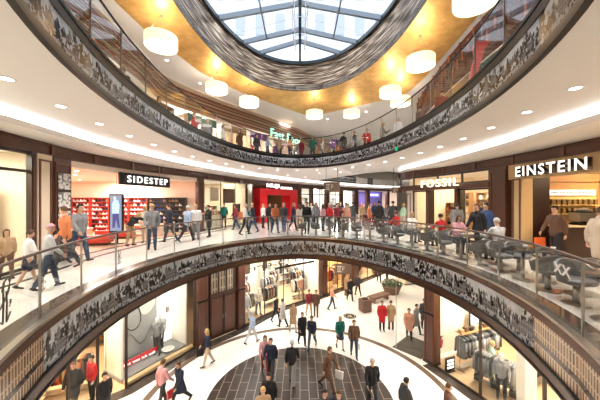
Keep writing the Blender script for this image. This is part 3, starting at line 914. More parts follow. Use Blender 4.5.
M_skin = pr('skin', (.60, .36, .25), .5)
M_cloth = pr('plain_cloth', (.3, .3, .3), .85)
M_eye = pr('eye_dark', (.02, .015, .012), .2)
BP = {}
def meshof(mb, name, mat):
    me = bpy.data.meshes.new(name); me.from_pydata(mb.v, [], mb.f); me.materials.append(mat)
    me.polygons.foreach_set('use_smooth', [True] * len(me.polygons)); me.update(); return me
def get_pose(pose):
    if pose not in BP:
        d = body_parts(pose)
        for k_ in ('eyes', 'hair_short', 'hair_long', 'hair_beanie'): d[k_] = meshof(d[k_], k_.split('_')[0], M_eye if k_ == 'eyes' else M_cloth)
        BP[pose] = d
    return BP[pose]
def cloth(c, rough=.85):
    key = 'cloth_%02x%02x%02x' % tuple(int(255 * min(1, max(0, q))) for q in c)
    return pr(key, c, rough)
CLR = dict(black=(.012, .012, .014), charcoal=(.04, .042, .048), grey=(.22, .22, .23), lightgrey=(.52, .52, .53), white=(.80, .78, .76), navy=(.012, .018, .042),
           blue=(.03, .07, .20), jeans=(.035, .055, .10), paleblue=(.35, .45, .60), red=(.50, .015, .02), teal=(.0, .13, .11), green=(.05, .22, .10), brown=(.12, .06, .035), tan=(.42, .28, .16),
           orange=(.55, .17, .06), salmon=(.62, .30, .20), pink=(.58, .30, .33), cream=(.72, .64, .52), darkred=(.22, .02, .03), beige=(.5, .40, .30),
           blond=(.50, .33, .14), brownhair=(.09, .045, .022), darkhair=(.02, .014, .01), greyhair=(.45, .43, .41), mint=(.45, .70, .50), purple=(.20, .08, .28))
def person(x, y, z, face, pose, top, tcol, bot, bcol, hair, hcol, label, s=1.0, skin=None, shoe='black', group=None, cat='person', name='person', nohair=False, gsk=None):
    """face: degrees, 0 looks towards the camera's side of the hall"""
    d = get_pose(pose); r = empty(name, (x, y, z), R_(face), label, cat, group); r.scale = (s, s, s)
    def add(key, nm, col=None):
        o = bpy.data.objects.new(nm, d[key]); COL.objects.link(o); o.parent = r
        if col is not None: paint(o, col)
        return o
    sk = skin or M_skin
    add('body', 'body', sk)
    if not nohair:
        add('eyes', 'eyes', M_eye)
        add('hair_' + hair, 'beanie' if hair == 'beanie' else 'hair', cloth(CLR[hcol]))
    add(top, top, cloth(CLR[tcol])); add(bot, bot, cloth(CLR[bcol]))
    for nm in 'LR': add('shoe' + nm, 'shoe', cloth(CLR[shoe], .5))
    return r
def carried(kind, x, y, z, face, side, pose, mat, label, s=1.0, cat='bag'):
    """a bag hanging from the hand of the figure placed at x, y, z"""
    J = get_pose(pose)['J']; w = J['wr' + side] + (J['wr' + side] - J['el' + side]).normalized() * .09
    p = Matrix.Rotation(R_(face), 4, 'Z') @ (w * s); t = empty(kind, (x + p.x, y + p.y, z + p.z), R_(face), label, cat)
    if kind == 'briefcase':
        MB().box(-.05, .05, -.20, .20, -.33, -.05).build('case', mat, t)
    else:
        mb = MB(); vs = [(-.06, -.15, -.42), (.06, -.15, -.42), (.06, .15, -.42), (-.06, .15, -.42), (-.035, -.17, -.12), (.035, -.17, -.12), (.035, .17, -.12), (-.035, .17, -.12)]
        mb.add(vs, [(3, 2, 1, 0), (4, 5, 6, 7), (0, 1, 5, 4), (1, 2, 6, 5), (2, 3, 7, 6), (3, 0, 4, 7)]); mb.build('bag_body', mat, t)
    z1 = -.05 if kind == 'briefcase' else -.12
    MB().tube([(0, -.09, z1), (0, -.07, -.01), (0, 0, .005), (0, .07, -.01), (0, .09, z1)], .007, 6).build('handle', M_black, t)
    return t
# ---------------- shop fronts ----------------
def at_y(path, y):
    for a, b in zip(path, path[1:]):
        if (a[1] - y) * (b[1] - y) <= 0 and a[1] != b[1]:
            t = (y - a[1]) / (b[1] - a[1]); return (a[0] + (b[0] - a[0]) * t, y)
    return path[-1]
def sub(path, y0, y1):
    return [at_y(path, y0)] + [p for p in path if y0 + .05 < p[1] < y1 - .05] + [at_y(path, y1)]
def frame_at(path, y):
    a = Vector(at_y(path, y - .25)); b = Vector(at_y(path, y + .25)); d = (b - a).normalized()
    return Vector(at_y(path, y)), d, Vector((-d.y, d.x))
def MX(p, d, z=0):
    """local x along d in plan, local y to the left of d"""
    return Matrix(((d.x, -d.y, 0, p.x), (d.y, d.x, 0, p.y), (0, 0, 1, z), (0, 0, 0, 1)))

# brown fascia with raised panels above the gallery shops
def fascia(path, sgn, z0, z1, ymin, ymax, lab, step=1.9):
    q = sub(path, ymin, ymax)
    a, b = sorted((sgn * .16, sgn * -.02))
    mb = MB().sweep(q, [(a, z0), (b, z0), (b, z1), (a, z1)])
    f = -sgn * .02
    for zz in (z0 + .015, z1 - .05):
        mb.sweep(q, [(min(f, f * 4), zz), (max(f, f * 4), zz), (max(f, f * 4), zz + .035), (min(f, f * 4), zz + .035)])
    struct('trim_fascia', mb, M_brown, lab)
    mb = MB()
    for p in resample(q, step, False)[1:-1]:
        P, d, n = frame_at(path, p[1])
        mb.box(-.07, .07, -sgn * .0, -sgn * .07, z0 + .02, z1 - .02, MX(P, d))
    struct('trim_fascia_block', mb, M_brown2, 'dark joints dividing the brown fascia into panels')
fascia(lp, 1, 3.30, 3.68, -3, 44, 'panelled brown fascia above the left gallery shops')
fascia(rp, -1, 3.30, 3.68, -3, 40, 'panelled brown fascia above the right gallery shops')

def pier(path, sgn, y, w, z0, z1, lab, grp=None, mat=None, dep=.34):
    P, d, n = frame_at(path, y)
    t = empty('pilaster', (P.x, P.y, z0), math.atan2(d.y, d.x), lab, 'pilaster', grp)
    H = z1 - z0; yf = -sgn * .10; yb = sgn * dep
    MB().box(-w / 2, w / 2, min(yf, yb), max(yf, yb), 0, H).build('shaft', mat or M_brown, t)
    mb = MB(); o = yf - sgn * .03
    k = 2 if H > 3.8 else 1
    zs = [.12 + i * (H - .2) / k for i in range(k + 1)]
    for i in range(k):
        a, b = zs[i] + .05, zs[i + 1] - .08
        for x0, x1, q0, q1 in ((-w / 2 + .04, -w / 2 + .09, a, b), (w / 2 - .09, w / 2 - .04, a, b), (-w / 2 + .04, w / 2 - .04, a, a + .05), (-w / 2 + .04, w / 2 - .04, b - .05, b)):
            mb.box(x0, x1, min(o, yf), max(o, yf), q0, q1)
    mb.build('panel_moulding', M_brown2, t)
    MB().box(-w / 2 - .03, w / 2 + .03, min(o - sgn * .02, yb), max(o - sgn * .02, yb), 0, .12).build('plinth', M_dark, t)
    if k == 2:
        MB().box(-w / 2 - .02, w / 2 + .02, min(o - sgn * .02, yf), max(o - sgn * .02, yf), zs[1] - .05, zs[1] + .02).build('waist_rail', M_black, t)
    return t

def shop_shell(path, sgn, y0, y1, depth, z0, z1, wall, back, ceil_mat, lab, light=120, lcol=(1, .9, .75), nl=2, side0=True, side1=True):
    """back wall, side walls and ceiling of one shop behind the front line"""
    q = sub(path, y0, y1); bk = offs(q, sgn * depth)
    struct('wall_back', MB().sweep(bk, sorted([(0, z0), (0, z1)]) and [(min(0, sgn * .1), z0), (max(0, sgn * .1), z0), (max(0, sgn * .1), z1), (min(0, sgn * .1), z1)]), back, 'back wall of ' + lab)
    for k, f in ((0, side0), (-1, side1)):
        if f:
            a, b = Vector(q[k]), Vector(bk[k]); d = (b - a).normalized()
            struct('wall_side', MB().bar((*(a + d * .52), (z0 + z1) / 2), (*b, (z0 + z1) / 2), .08, z1 - z0 - .02), wall, 'side wall of ' + lab)
    struct('ceiling', MB().prism(q + bk[::-1], z1 - .12, (3.6 if z0 == 0 else z1 - .04)), ceil_mat, 'ceiling of ' + lab)
    mids = resample(offs(q, sgn * depth * .45), 2.2, False)
    L = max(1, len(mids) - 1)
    for i in range(nl):
        p = mids[int((i + .5) / nl * L)]
        area('shop_light', (p[0], p[1], z1 - .16), 1.6, 1.6, light, lcol)

def front_glass(path, sgn, y0, y1, z0, z1, lab, transom=None, step=1.9, mat=None, off=0.0, grp=None):
    q = [Vector(p) for p in resample(sub(path, y0, y1), step, False)]
    if off: q = [Vector(p) for p in offs([tuple(p) for p in q], off)]
    c = q[0]; t = empty('shop_window', (c.x, c.y, z0), 0, lab, 'shop window', grp); mat = mat or M_dark
    o = Vector((c.x, c.y, z0))
    for i, p in enumerate(q):
        MB().box(-.03, .03, -.05, .05, 0, z1 - z0, Matrix.Translation((p.x - o.x, p.y - o.y, 0))).build('mullion', mat, t)
        if i < len(q) - 1:
            r = q[i + 1]; L = lambda v, z: (v.x - o.x, v.y - o.y, z)
            MB().bar(L(p, (z1 - z0) / 2), L(r, (z1 - z0) / 2), .012, z1 - z0 - .06).build('pane', M_shopglass, t)
            mb = MB().bar(L(p, .04), L(r, .04), .07, .08).bar(L(p, z1 - z0 - .04), L(r, z1 - z0 - .04), .07, .08)
            if transom: mb.bar(L(p, transom - z0), L(r, transom - z0), .07, .08)
            mb.build('rail', mat, t)
    return t

def facade_obj():
    m = bpy.data.materials.new('old_facade_print'); m.use_nodes = True; nt = m.node_tree; b = nt.nodes['Principled BSDF']; L = nt.links.new
    b.inputs['Roughness'].default_value = .3
    tc = nt.nodes.new('ShaderNodeTexCoord').outputs['Object']; mp = nt.nodes.new('ShaderNodeMapping'); L(tc, mp.inputs[0]); mp.inputs['Rotation'].default_value = (PI / 2, 0, 0)
    br = nt.nodes.new('ShaderNodeTexBrick'); L(mp.outputs[0], br.inputs['Vector']); br.offset = 0.0
    br.inputs['Scale'].default_value = 2.2; br.inputs['Brick Width'].default_value = .45; br.inputs['Row Height'].default_value = 1.2; br.inputs['Mortar Size'].default_value = .12
    br.inputs['Color1'].default_value = (.03, .025, .02, 1); br.inputs['Color2'].default_value = (.10, .08, .06, 1); br.inputs['Mortar'].default_value = (.36, .30, .23, 1)
    L(br.outputs[0], b.inputs['Base Color']); return m
def goods_wall(path, sgn, y, off, w, h, rows, cols, z, lab, glab, grp, pal, mat=None, back=None, nm='boxed_goods', zb=0, seed=1):
    'a shelving unit parallel to the shop front, filled with goods'
    P, d, n = frame_at(path, y); n = n * sgn; dr = d * sgn; rn = random.Random(seed)
    p = P + n * off - dr * (w / 2)
    t = shelving((p.x, p.y), math.atan2(dr.y, dr.x), w, h, rows, z, mat or M_soffit, back or M_warmwhite, lab)
    for r in range(rows):
        for c in range(cols):
            if rn.random() < .12: continue
            q = MX(p, dr) @ Vector((.12 + (c + .5) * (w - .24) / cols, .15, z + r * (h - .03) / rows + .027))
            sx = (w - .24) / cols * rn.uniform(.6, .92)
            box_item(nm, round(sx, 1) or .1, .18, round((h / rows) * rn.uniform(.45, .75), 1) or .1, q, math.atan2(dr.y, dr.x), cloth(CLR[rn.choice(pal)]), glab, 'goods', grp)
# ---- protos ----
def garment_mesh(w=.40, h=.92, t=.09, sleeve=True):
    mb = MB(); pr_ = [(0, -.16, .035), (-.03, -.20, .05), (-.25, -.19, .055), (-.5, -.20, .06), (-1, -.23, .065)]
    vs = []; n = 10
    for zz, x, y in pr_:
        for k in range(n):
            a = 2 * PI * k / n
            vs.append((abs(x) * w / .44 * math.cos(a), y * math.sin(a), zz * h))
    fs = [(i * n + k, (i + 1) * n + k, (i + 1) * n + (k + 1) % n, i * n + (k + 1) % n) for i in range(4) for k in range(n)]
    fs += [tuple(range(n)), tuple(reversed(range(4 * n, 5 * n)))]
    mb.add(vs, fs)
    if sleeve:
        for s in (-1, 1): mb.tube([(s * .17, 0, -.03), (s * .24, 0, -.2), (s * .26, .01, -.62 * h / .78)], [.05, .055, .045], 7)
    mb.tube([(0, 0, -.01), (0, 0, .04), (.025, 0, .06), (.015, 0, .085)], .005, 5)
    return mb
def garment_proto(nm, mat, **k):
    me = garment_mesh(**k); return meshof(me, nm, mat)
GM = garment_proto('hanging_jacket', M_cloth)
GS = garment_proto('hanging_shirt', M_cloth, w=.40, h=.62)
def hang(mesh, name, loc, rz, mat, label, cat, group):
    o = bpy.data.objects.new(name, mesh); COL.objects.link(o); o.location = loc; o.rotation_euler = (0, 0, rz); paint(o, mat)
    return tag(o, label, cat, group)
def rack(a, b, z, h, cols, lab, glab, grp, mesh=None, step=.10, shelf=False, name='clothes_rack'):
    """garment rail between plan points a and b with garments hung on it"""
    a = Vector(a); b = Vector(b); d = b - a; L = d.length; ang = math.atan2(d.y, d.x)
    t = empty(name, (a.x, a.y, z), ang, lab, 'clothes rack')
    MB().tube([(0, 0, h), (L, 0, h)], .016, 6).build('rail', M_steel, t)
    for x in (.02, L - .02):
        MB().tube([(x, 0, 0), (x, 0, h)], .016, 6).build('upright', M_steel, t)
        MB().bar((x, -.25, .02), (x, .25, .02), .03, .03).build('foot', M_steel, t)
    MB().bar((0, 0, .16), (L, 0, .16), .30, .02).build('lower_shelf', M_steel, t)
    if shelf: MB().box(-.05, L + .05, -.2, .2, h + .12, h + .15).build('top_shelf', M_tan, t)
    n = int((L - .12) / step)
    for i in range(n):
        p = a + d.normalized() * (.09 + i * step)
        hang(mesh or GM, 'hanging_garment', (p.x, p.y, z + h - .085), ang + PI / 2 + random.uniform(-.12, .12), cloth(CLR[cols[(i * 5 // 3) % len(cols)]]), glab, 'garment', grp)
def box_item(nm, sx, sy, sz, loc, rz, mat, lab, cat, grp):
    key = '%s_%d_%d_%d' % (nm, sx * 100, sy * 100, sz * 100)
    if key not in BP:
        mb = MB().box(-sx / 2, sx / 2, -sy / 2, sy / 2, 0, sz * .9).box(-sx / 2 - .004, sx / 2 + .004, -sy / 2 - .004, sy / 2 + .004, sz * .75, sz)
        BP[key] = meshof(mb, nm, M_cloth)
        BP[key].polygons.foreach_set('use_smooth', [False] * len(BP[key].polygons))
    o = bpy.data.objects.new(nm, BP[key]); COL.objects.link(o); o.location = loc; o.rotation_euler = (0, 0, rz); paint(o, mat)
    return tag(o, lab, cat, grp)
def shoe_mesh():
    mb = MB(); capsule(mb, (-.08, 0, .045), .042, (.09, 0, .035), .034, 8, .85, (0, 1, 0)); capsule(mb, (-.07, 0, .05), .04, (-.06, 0, .10), .036, 8)
    mb.box(-.125, .13, -.04, .04, 0, .02); return mb
SHOE = meshof(shoe_mesh(), 'sneaker', M_cloth)
def shelving(p, ang, w, h, rows, z, mat, backmat, lab, name='shelving_unit', depth=.32, cat='shelves'):
    """p is the left end seen from the front, ang the direction of its width; front faces local -y"""
    t = empty(name, (p[0], p[1], z), ang, lab, cat)
    MB().box(0, w, depth - .02, depth, 0, h).build('back_panel', backmat, t)
    for x in (0, w - .03): MB().box(x, x + .03, 0, depth - .02, 0, h).build('side_panel', mat, t)
    for r in range(rows + 1): MB().box(.03, w - .03, 0, depth - .02, r * (h - .03) / rows, r * (h - .03) / rows + .025).build('shelf', mat, t)
    return t

# ================= gallery level, left =================
# clothing shop nearest on the left
M_creamlit = pr('cream_display_wall', (.86, .74, .56), .55)
shop_shell(lp, 1, -2.5, 8.2, 4, 0, 3.5, M_cream, M_warmwhite, M_white, 'the clothes shop nearest on the left', 110, nl=3)
front_glass(lp, 1, .5, 7.7, .02, 3.30, 'clothes shop window at the left edge with dark frame and transom', 2.75, 1.8)
P, d, n = frame_at(lp, 6.75)
area('shop_light', (P.x - .9, P.y - .2, 3.2), 1.2, 1.2, 38, (1, .9, .74)); pass  # extra light added just inside the window to brighten the dark shop interior
pier(lp, 1, 8.0, .55, 0, 3.30, 'cream edged dark pilaster between the left clothes shop and the photo pilaster', mat=M_cream, dep=.10)
pier(lp, 1, 7.62, .16, 0, 3.30, 'thin dark post beside the cream pilaster on the left', mat=M_dark, dep=.04)
ph = pier(lp, 1, 8.75, .75, 0, 3.30, 'wide brown pilaster with three framed pictures left of the shoe shop')
M_sketch = None
def sketch_mat():
    m = bpy.data.materials.new('sketch_print'); m.use_nodes = True; nt = m.node_tree; b = nt.nodes['Principled BSDF']; L = nt.links.new
    tc = nt.nodes.new('ShaderNodeTexCoord').outputs['Object']
    v = nt.nodes.new('ShaderNodeTexNoise'); L(tc, v.inputs['Vector']); v.inputs['Scale'].default_value = 9; v.inputs['Detail'].default_value = 5
    r = ramp(nt, [(.44, (.16, .16, .16)), (.50, (.72, .70, .68)), (.7, (.82, .80, .77))]); L(v.outputs[0], r.inputs[0]); L(r.outputs[0], b.inputs['Base Color'])
    return m
M_sketch = sketch_mat()
P, d, n = frame_at(lp, 8.75)
for i, zz in enumerate((1.05, 1.66, 2.27)):
    t = empty('framed_picture', tuple(P) + (zz,), math.atan2(d.y, d.x), 'black and white picture on the brown pilaster, %s of three' % ('lowest', 'middle one', 'topmost')[i], 'picture')
    MB().box(-.29, .29, -.145, -.125, 0, .56).build('frame', M_black, t)
    MB().box(-.27, .27, -.15, -.144, .02, .54).build('print', M_sketch, t)
# shelving with dark bags inside the left shop
for k, (yy, lab) in enumerate(((5.2, 'white shelves with dark clothes at the very left edge'),)):
    q = Vector((-10.3, 8.4)); d = Vector((1, 0))
    t = shelving((q.x, q.y - 1.1), 0, 1.6, 2.4, 6, 0, M_soffit, M_cream, lab)
    for r in range(6):
        for c in range(4):
            w = MX(Vector((q.x, q.y - 1.1)), d) @ Vector((.22 + c * .37, .15, r * 2.37 / 6 + .03))
            box_item('folded_clothes', .30, .25, .16, w, math.atan2(d.y, d.x), cloth(CLR[('navy', 'charcoal', 'brown', 'black')[(r + c) % 4]]), 'dark folded clothes on the white shelves at the left edge', 'clothes', 'folded clothes on the left edge shelves')

# shoe shop
M_shoered = pr('red_shelf_wall', (.50, .035, .015), .5); M_shoeshelf = pr('shoe_shelf', (.62, .50, .42), .45)
M_pinkwhite = pr('pinkish_plaster', (.88, .76, .66), .6); M_peach = pr('peach_wall', (.84, .64, .50), .6)
shop_shell(lp, 1, 9.2, 16.6, 7.8, 0, 3.2, M_peach, M_peach, M_pinkwhite, 'the shoe shop', 210, (1, .95, .88), 3, side1=False)
struct('wall_side', MB().box(-15.2, -6.45, 16.65, 16.75, 0, 3.5), M_peach, 'far wall of the shoe shop behind the red shelves')
P1, d1, n1 = frame_at(lp, 16.6); d_in = n1   # far side wall runs inward along n1
ang = math.atan2(-n1.y, -n1.x)               # width direction towards the void side, as read from the camera
for x, y in ((-8.6, 10.4), (-10, 12), (-8.4, 13.2), (-9.8, 14.8), (-11.6, 13.4), (-12.4, 15.2), (-7.8, 15.2), (-11.2, 10.8)):
    t = empty('downlight', (x, y, 3.075), 0, 'small recessed spotlight in the shoe shop ceiling', 'downlight', 'spotlights in the shoe shop ceiling')
    MB().lathe([(.08, -.01), (.11, -.01), (.11, 0), (.08, 0)], 16, ring=True).build('trim_ring', M_soffit, t); MB().lathe([(.08, -.006), (.08, -.001)], 16).build('lens', M_lens, t)
for u in range(6):
    s0 = Vector((-13.85 + u * 1.16, 16.30))
    dark = u >= 4
    wd = Vector((1, 0)); ang = 0
    t = shelving((s0.x, s0.y), ang, 1.12, 2.1, 8, 0, M_shoered if not dark else M_dark, M_shoered if not dark else M_dark,
                 ('red shoe shelves, %s unit from the left' % ('first', 'second', 'third', 'fourth')[u]) if not dark else 'dark shoe shelves at the right end of the shoe shop, %s' % ('left unit', 'right unit')[u - 4], depth=.3)
    for r in range(8):
        for c in range(5):
            p = s0 + wd * (.14 + c * .21); loc = Vector((p.x, p.y, 0)) + Vector((0, .12, 0)) + Vector((0, 0, r * 2.07 / 8 + .03))
            o = bpy.data.objects.new('sneaker', SHOE); COL.objects.link(o); o.location = loc; o.rotation_euler = (0, 0, ang); o.scale = (.75, 1, 1.25)
            paint(o, cloth(CLR[random.choice(('white', 'lightgrey', 'white', 'cream', 'black', 'white', 'orange', 'navy') if not dark else ('black', 'charcoal', 'white', 'tan', 'blue'))]))
            tag(o, 'shoe on the dark shelves at the right end of the shoe shop' if dark else 'pale shoe on the red wall shelves of the shoe shop', 'shoe', 'shoes on the dark shelves' if dark else 'shoes on the red shelves')
for i, (x, y, lab) in enumerate(((-9.0, 11.6, 'low red seat nearest the shoe shop entrance'), (-9.3, 13.6, 'low red seat deeper in the shoe shop'))):
    t = empty('seat_bench', (x, y, 0), .2, lab, 'bench')
    MB().box(-.8, .8, -.25, .25, .12, .42).build('seat', M_shoered, t); MB().box(-.7, .7, -.2, .2, 0, .12).build('base', M_dark, t)
for i, (x, y, lab) in enumerate(((-8.6, 14.9, 'orange wooden display table in the shoe shop'), (-10.8, 12.5, 'orange display table on the left of the shoe shop'))):
    t = empty('display_table', (x, y, 0), .1, lab, 'table')
    MB().box(-.9, .9, -.4, .4, .55, .62).build('table_top', M_peach, t)
    for sx in (-.85, .85): MB().box(sx - .03, sx + .03, -.38, .38, 0, .55).build('side_panel', M_peach, t)
    for k in range(4):
        box_item('shoe_box', .32, .2, .12, (x - .6 + k * .4, y, .625), .1, cloth(CLR[('red', 'white', 'orange', 'blue')[k]]), 'shoe box on the ' + lab, 'box', 'shoe boxes on the ' + lab)
# hanging sign
sg = empty('shop_sign', (0, 0, 0), 0, 'long black hanging sign reading SIDESTEP in white letters', 'sign')
MB().bar((-7.60, 11.35, 2.865), (-6.98, 14.4, 2.865), .10, .53).build('board', M_black, sg)
MB().tube([(-7.45, 12.1, 3.12), (-7.45, 12.1, 3.66)], .015, 6).build('hanger', M_steel, sg); MB().tube([(-7.12, 13.7, 3.12), (-7.12, 13.7, 3.66)], .015, 6).build('hanger', M_steel, sg)
text('SIDESTEP', 'lettering', (-7.50, 11.65), (-7.02, 14.15), 2.72, 3.02, M_letter, .04, sg, .055, space=1.35)
# tall screen
sn = empty('display_screen', (-8.15, 12.0, 0), 0, 'tall slim screen showing a man in blue beside the shoe shop entrance', 'screen')
MB().box(-.30, .30, -.05, .05, .50, 2.22).build('casing', M_black, sn)
M_scr = pr('screen_backdrop', (.10, .14, .20), .3, emit=(.14, .22, .34), es=.8); M_scrb = pr('screen_blue', (.3, .45, .7), .4, emit=(.25, .42, .72), es=.9)
M_scrd = pr('screen_navy', (.02, .03, .12), .4, emit=(.02, .04, .18), es=.8); M_scrf = pr('screen_face', (.5, .4, .4), .4, emit=(.6, .48, .44), es=.8)
MB().box(-.25, .25, -.056, -.05, .58, 2.16).build('picture', M_scr, sn)
def flat(pts, y, nm, m, par, th=.004):
    MB().add([(x, y, z) for x, z in pts] + [(x, y - th, z) for x, z in pts], [tuple(range(len(pts))), tuple(range(2 * len(pts) - 1, len(pts) - 1, -1))] + [(i, i + len(pts), (i + 1) % len(pts) + len(pts), (i + 1) % len(pts)) for i in range(len(pts))]).build(nm, m, par)
flat([(-.16, 1.35), (.14, 1.35), (.17, 1.75), (.10, 1.95), (-.08, 1.95), (-.17, 1.78)], -.057, 'picture_shirt', M_scrb, sn)
flat([(-.15, .72), (-.05, .72), (.02, 1.1), (.10, .72), (.18, .72), (.13, 1.35), (-.14, 1.35)], -.057, 'picture_trousers', M_scrd, sn)
flat([(-.04 + .06 * math.cos(a * .52), 2.03 + .08 * math.sin(a * .52)) for a in range(12)], -.058, 'picture_face', M_scrf, sn)
MB().box(-.32, .32, -.15, .15, 0, .04).box(-.05, .05, -.04, .04, .04, .5).build('stand', M_black, sn)
MB().tube([(0, 0, 2.22), (0, 0, 3.4)], .01, 5).build('cable', M_black, sn)

PG = 'brown pilasters of the gallery shops'
pier(lp, 1, 16.8, .55, 0, 3.30, 'brown pilaster at the right end of the shoe shop', dep=.1)
# cream window with pictures
shop_shell(lp, 1, 17.1, 22.6, 4.5, 0, 3.5, M_cream, M_warmwhite, M_white, 'the shop with pictures right of the shoe shop', 120, nl=2)
M_pic1 = pr('mural_brown', (.20, .12, .08), .5, noise=.9, nscale=5); M_pic2 = pr('mural_dark', (.05, .045, .05), .5, noise=.95, nscale=6)
P, d, n = frame_at(lp, 19.5)
for i, (yy, z0_, w, h, m, lab) in enumerate(((18.0, 1.75, 1.1, 1.15, M_pic2, 'dark square picture in the window right of the shoe shop, beside the brown pilaster'), (19.6, 1.9, 1.0, .95, M_cream, 'pale picture between the two dark pictures'),
        (21.3, 1.7, 1.6, 1.15, M_pic1, 'brown picture of a figure in the window near the red portal'), (21.6, .35, 1.0, 1.3, M_pic2, 'black and white portrait panel under the brown picture'))):
    P, d, n = frame_at(lp, yy); P = P + n * (1.0 if z0_ > .5 else .55)
    t = empty('framed_picture', (P.x, P.y, z0_), math.atan2(d.y, d.x), lab, 'picture')
    MB().box(-w / 2, w / 2, 0, .05, 0, h).build('frame', M_steel, t); MB().box(-w / 2 + .05, w / 2 - .05, -.01, 0, .05, h - .05).build('print', m, t)
    MB().tube([(-w / 3, .02, h), (-w / 3, .02, 3.4 - z0_)], .006, 5).tube([(w / 3, .02, h), (w / 3, .02, 3.4 - z0_)], .006, 5).build('wire', M_steel, t)
    if z0_ < .5: MB().box(-w / 2, w / 2, 0, .4, -z0_, 0).build('plinth', M_warmwhite, t)
for i in range(12):
    P, d, n = frame_at(lp, 18.3 + i * .23); P = P + n * 1.5
    h_ = .9
    if i % 3 == 0:
        t = empty('display_counter', (P.x, P.y, 0), math.atan2(d.y, d.x), 'cream counter of goods in the window, %s from the pilaster' % ('first', 'second', 'third', 'fourth', 'fifth')[i // 3], 'counter')
        MB().box(-.31, .31, -.3, .3, 0, .85).build('body', M_warmwhite, t); MB().box(-.33, .33, -.32, .32, .85, .9).build('counter_top', M_tan, t)
        for k in range(5):
            w = MX(P, d) @ Vector((-.24 + k * .12, -.1, .9))
            box_item('boxed_goods', .10, .13, .13 + .06 * (k % 3), w, .3 * k, cloth(CLR[('orange', 'cream', 'red', 'green', 'white')[(k + i) % 5]]), 'small colourful box on the cream counters right of the shoe shop', 'box', 'small boxes on the cream counters')
front_glass(lp, 1, 17.15, 22.4, .02, 3.30, 'tall glass window right of the shoe shop showing hanging pictures', None, 1.9, M_steel)
for x, y, c, lab in ((-4.55, 20.4, 'orange', 'orange poster stand in front of the picture window'), (-4.1, 20.9, 'teal', 'dark green poster stand in front of the picture window')):
    t = empty('poster_stand', (x, y, 0), .6, lab, 'sign'); MB().box(-.25, .25, -.02, .02, .45, 1.05).build('poster', cloth(CLR[c]), t)
    MB().box(-.25, .25, -.15, .15, 0, .02).tube([(0, 0, .02), (0, 0, .5)], .015, 6).build('stand', M_steel, t)

# red portal shop
M_portal = pr('dark_oak_wall', (.14, .07, .035), .5)
shop_shell(lp, 1, 22.9, 29.2, 5, 0, 3.5, M_portal, M_portal, M_portal, 'the shop with the red portal', 45, (1, .8, .55), 2)
A = Vector(at_y(lp, 23.3)); B = Vector(at_y(lp, 28.6)); dd = (B - A).normalized(); nn = Vector((-dd.y, dd.x)); L = (B - A).length
po = empty('entrance_portal', (A.x, A.y, 0), math.atan2(dd.y, dd.x), 'large glossy red portal framing a shop entrance', 'portal')
for x0, x1 in ((0, 1.0), (L - 1.5, L)): MB().box(x0, x1, -.45, .55, 0, 2.98).build('jamb', M_red, po)
MB().box(1.0, L - 1.5, -.45, .55, 2.42, 2.98).build('lintel', M_red, po)
so = empty('shop_sign', (A.x, A.y, 0), math.atan2(dd.y, dd.x), 'white lettering standing on top of the red portal', 'sign')
a1 = A + dd * 1.0 - nn * .35; b1 = A + dd * 2.9 - nn * .35; c1 = A + dd * 3.15 - nn * .35; e1 = A + dd * 5.2 - nn * .35
for tx, p, q, z0_, z1_ in (('MUJI', a1, b1, 2.99, 3.44), ('無印良品', c1, e1, 3.0, 3.24)):
    o = text(tx, 'lettering', (p.x, p.y), (q.x, q.y), z0_, z1_, M_letter, .06, None, 0, bold=.03)
    if o:
        o.parent = so; o.matrix_parent_inverse = (Matrix.Translation((A.x, A.y, 0)) @ Matrix.Rotation(math.atan2(dd.y, dd.x), 4, 'Z')).inverted()
for k in range(6):
    p = A + dd * (1.3 + (k % 3) * 1.1) + nn * (1.4 + 1.5 * (k // 3))
    rack((p.x, p.y), (p.x + .9, p.y + .35), 0, 1.45, ('black', 'brown', 'tan', 'grey', 'navy'), 'clothes rack inside the red portal shop, %s' % ('front left', 'front middle', 'front right', 'rear left', 'rear middle', 'rear right')[k], 'dark garment hanging inside the red portal shop', 'garments inside the red portal shop', step=.13)
    hb = empty('pendant_spotlight', (p.x, p.y, 2.6), 0, 'small glowing lamp hanging in the red portal shop, above the %s rack' % ('front left', 'front middle', 'front right', 'rear left', 'rear middle', 'rear right')[k], 'lamp')
    MB().lathe([(.05, 0), (.08, .02), (.04, .14)], 12).build('bulb', pr('warm_bulb', (1, .7, .4), .5, emit=(1, .62, .25), es=4), hb); MB().tube([(0, 0, .14), (0, 0, .8)], .006, 5).build('cord', M_black, hb)

# piers and shops further down
for y, lab in ((22.75, 'narrow steel post left of the red portal'),): pier(lp, 1, y, .18, 0, 3.30, lab, mat=M_steel)
for y, w, lab in ((29.35, .5, 'brown pilaster right of the red portal'), (31.2, .3, 'slim brown pilaster second right of the red portal'), (33.3, .6, 'brown pilaster behind the hanging wayfinding sign'), (35.5, .4, 'brown pilaster right of the bright white shop'), (38.0, .8, 'brown pilaster left of the dark bay far back'), (39.8, .7, 'brown pilaster left of the purple shop'), (42.4, .5, 'brown pilaster right of the purple shop')):
    pier(lp, 1, y, w, 0, 3.30, lab)
M_bright = pr('bright_wall', (.9, .87, .82), .6)
shop_shell(lp, 1, 29.6, 33.1, 4, 0, 3.5, M_bright, M_bright, M_white, 'the bright shop right of the red portal', 150, (1, .96, .9), 1)
shop_shell(lp, 1, 33.6, 37.8, 4, 0, 3.5, M_bright, M_bright, M_white, 'the white shop far down the concourse', 200, (1, .96, .9), 2)
M_purple = pr('purple_wall', (.10, .08, .28), .5)
shop_shell(lp, 1, 38.3, 43.5, 4, 0, 3.5, M_cream, M_purple, M_white, 'the purple shop at the end of the concourse', 200, (1, .9, .85), 2)
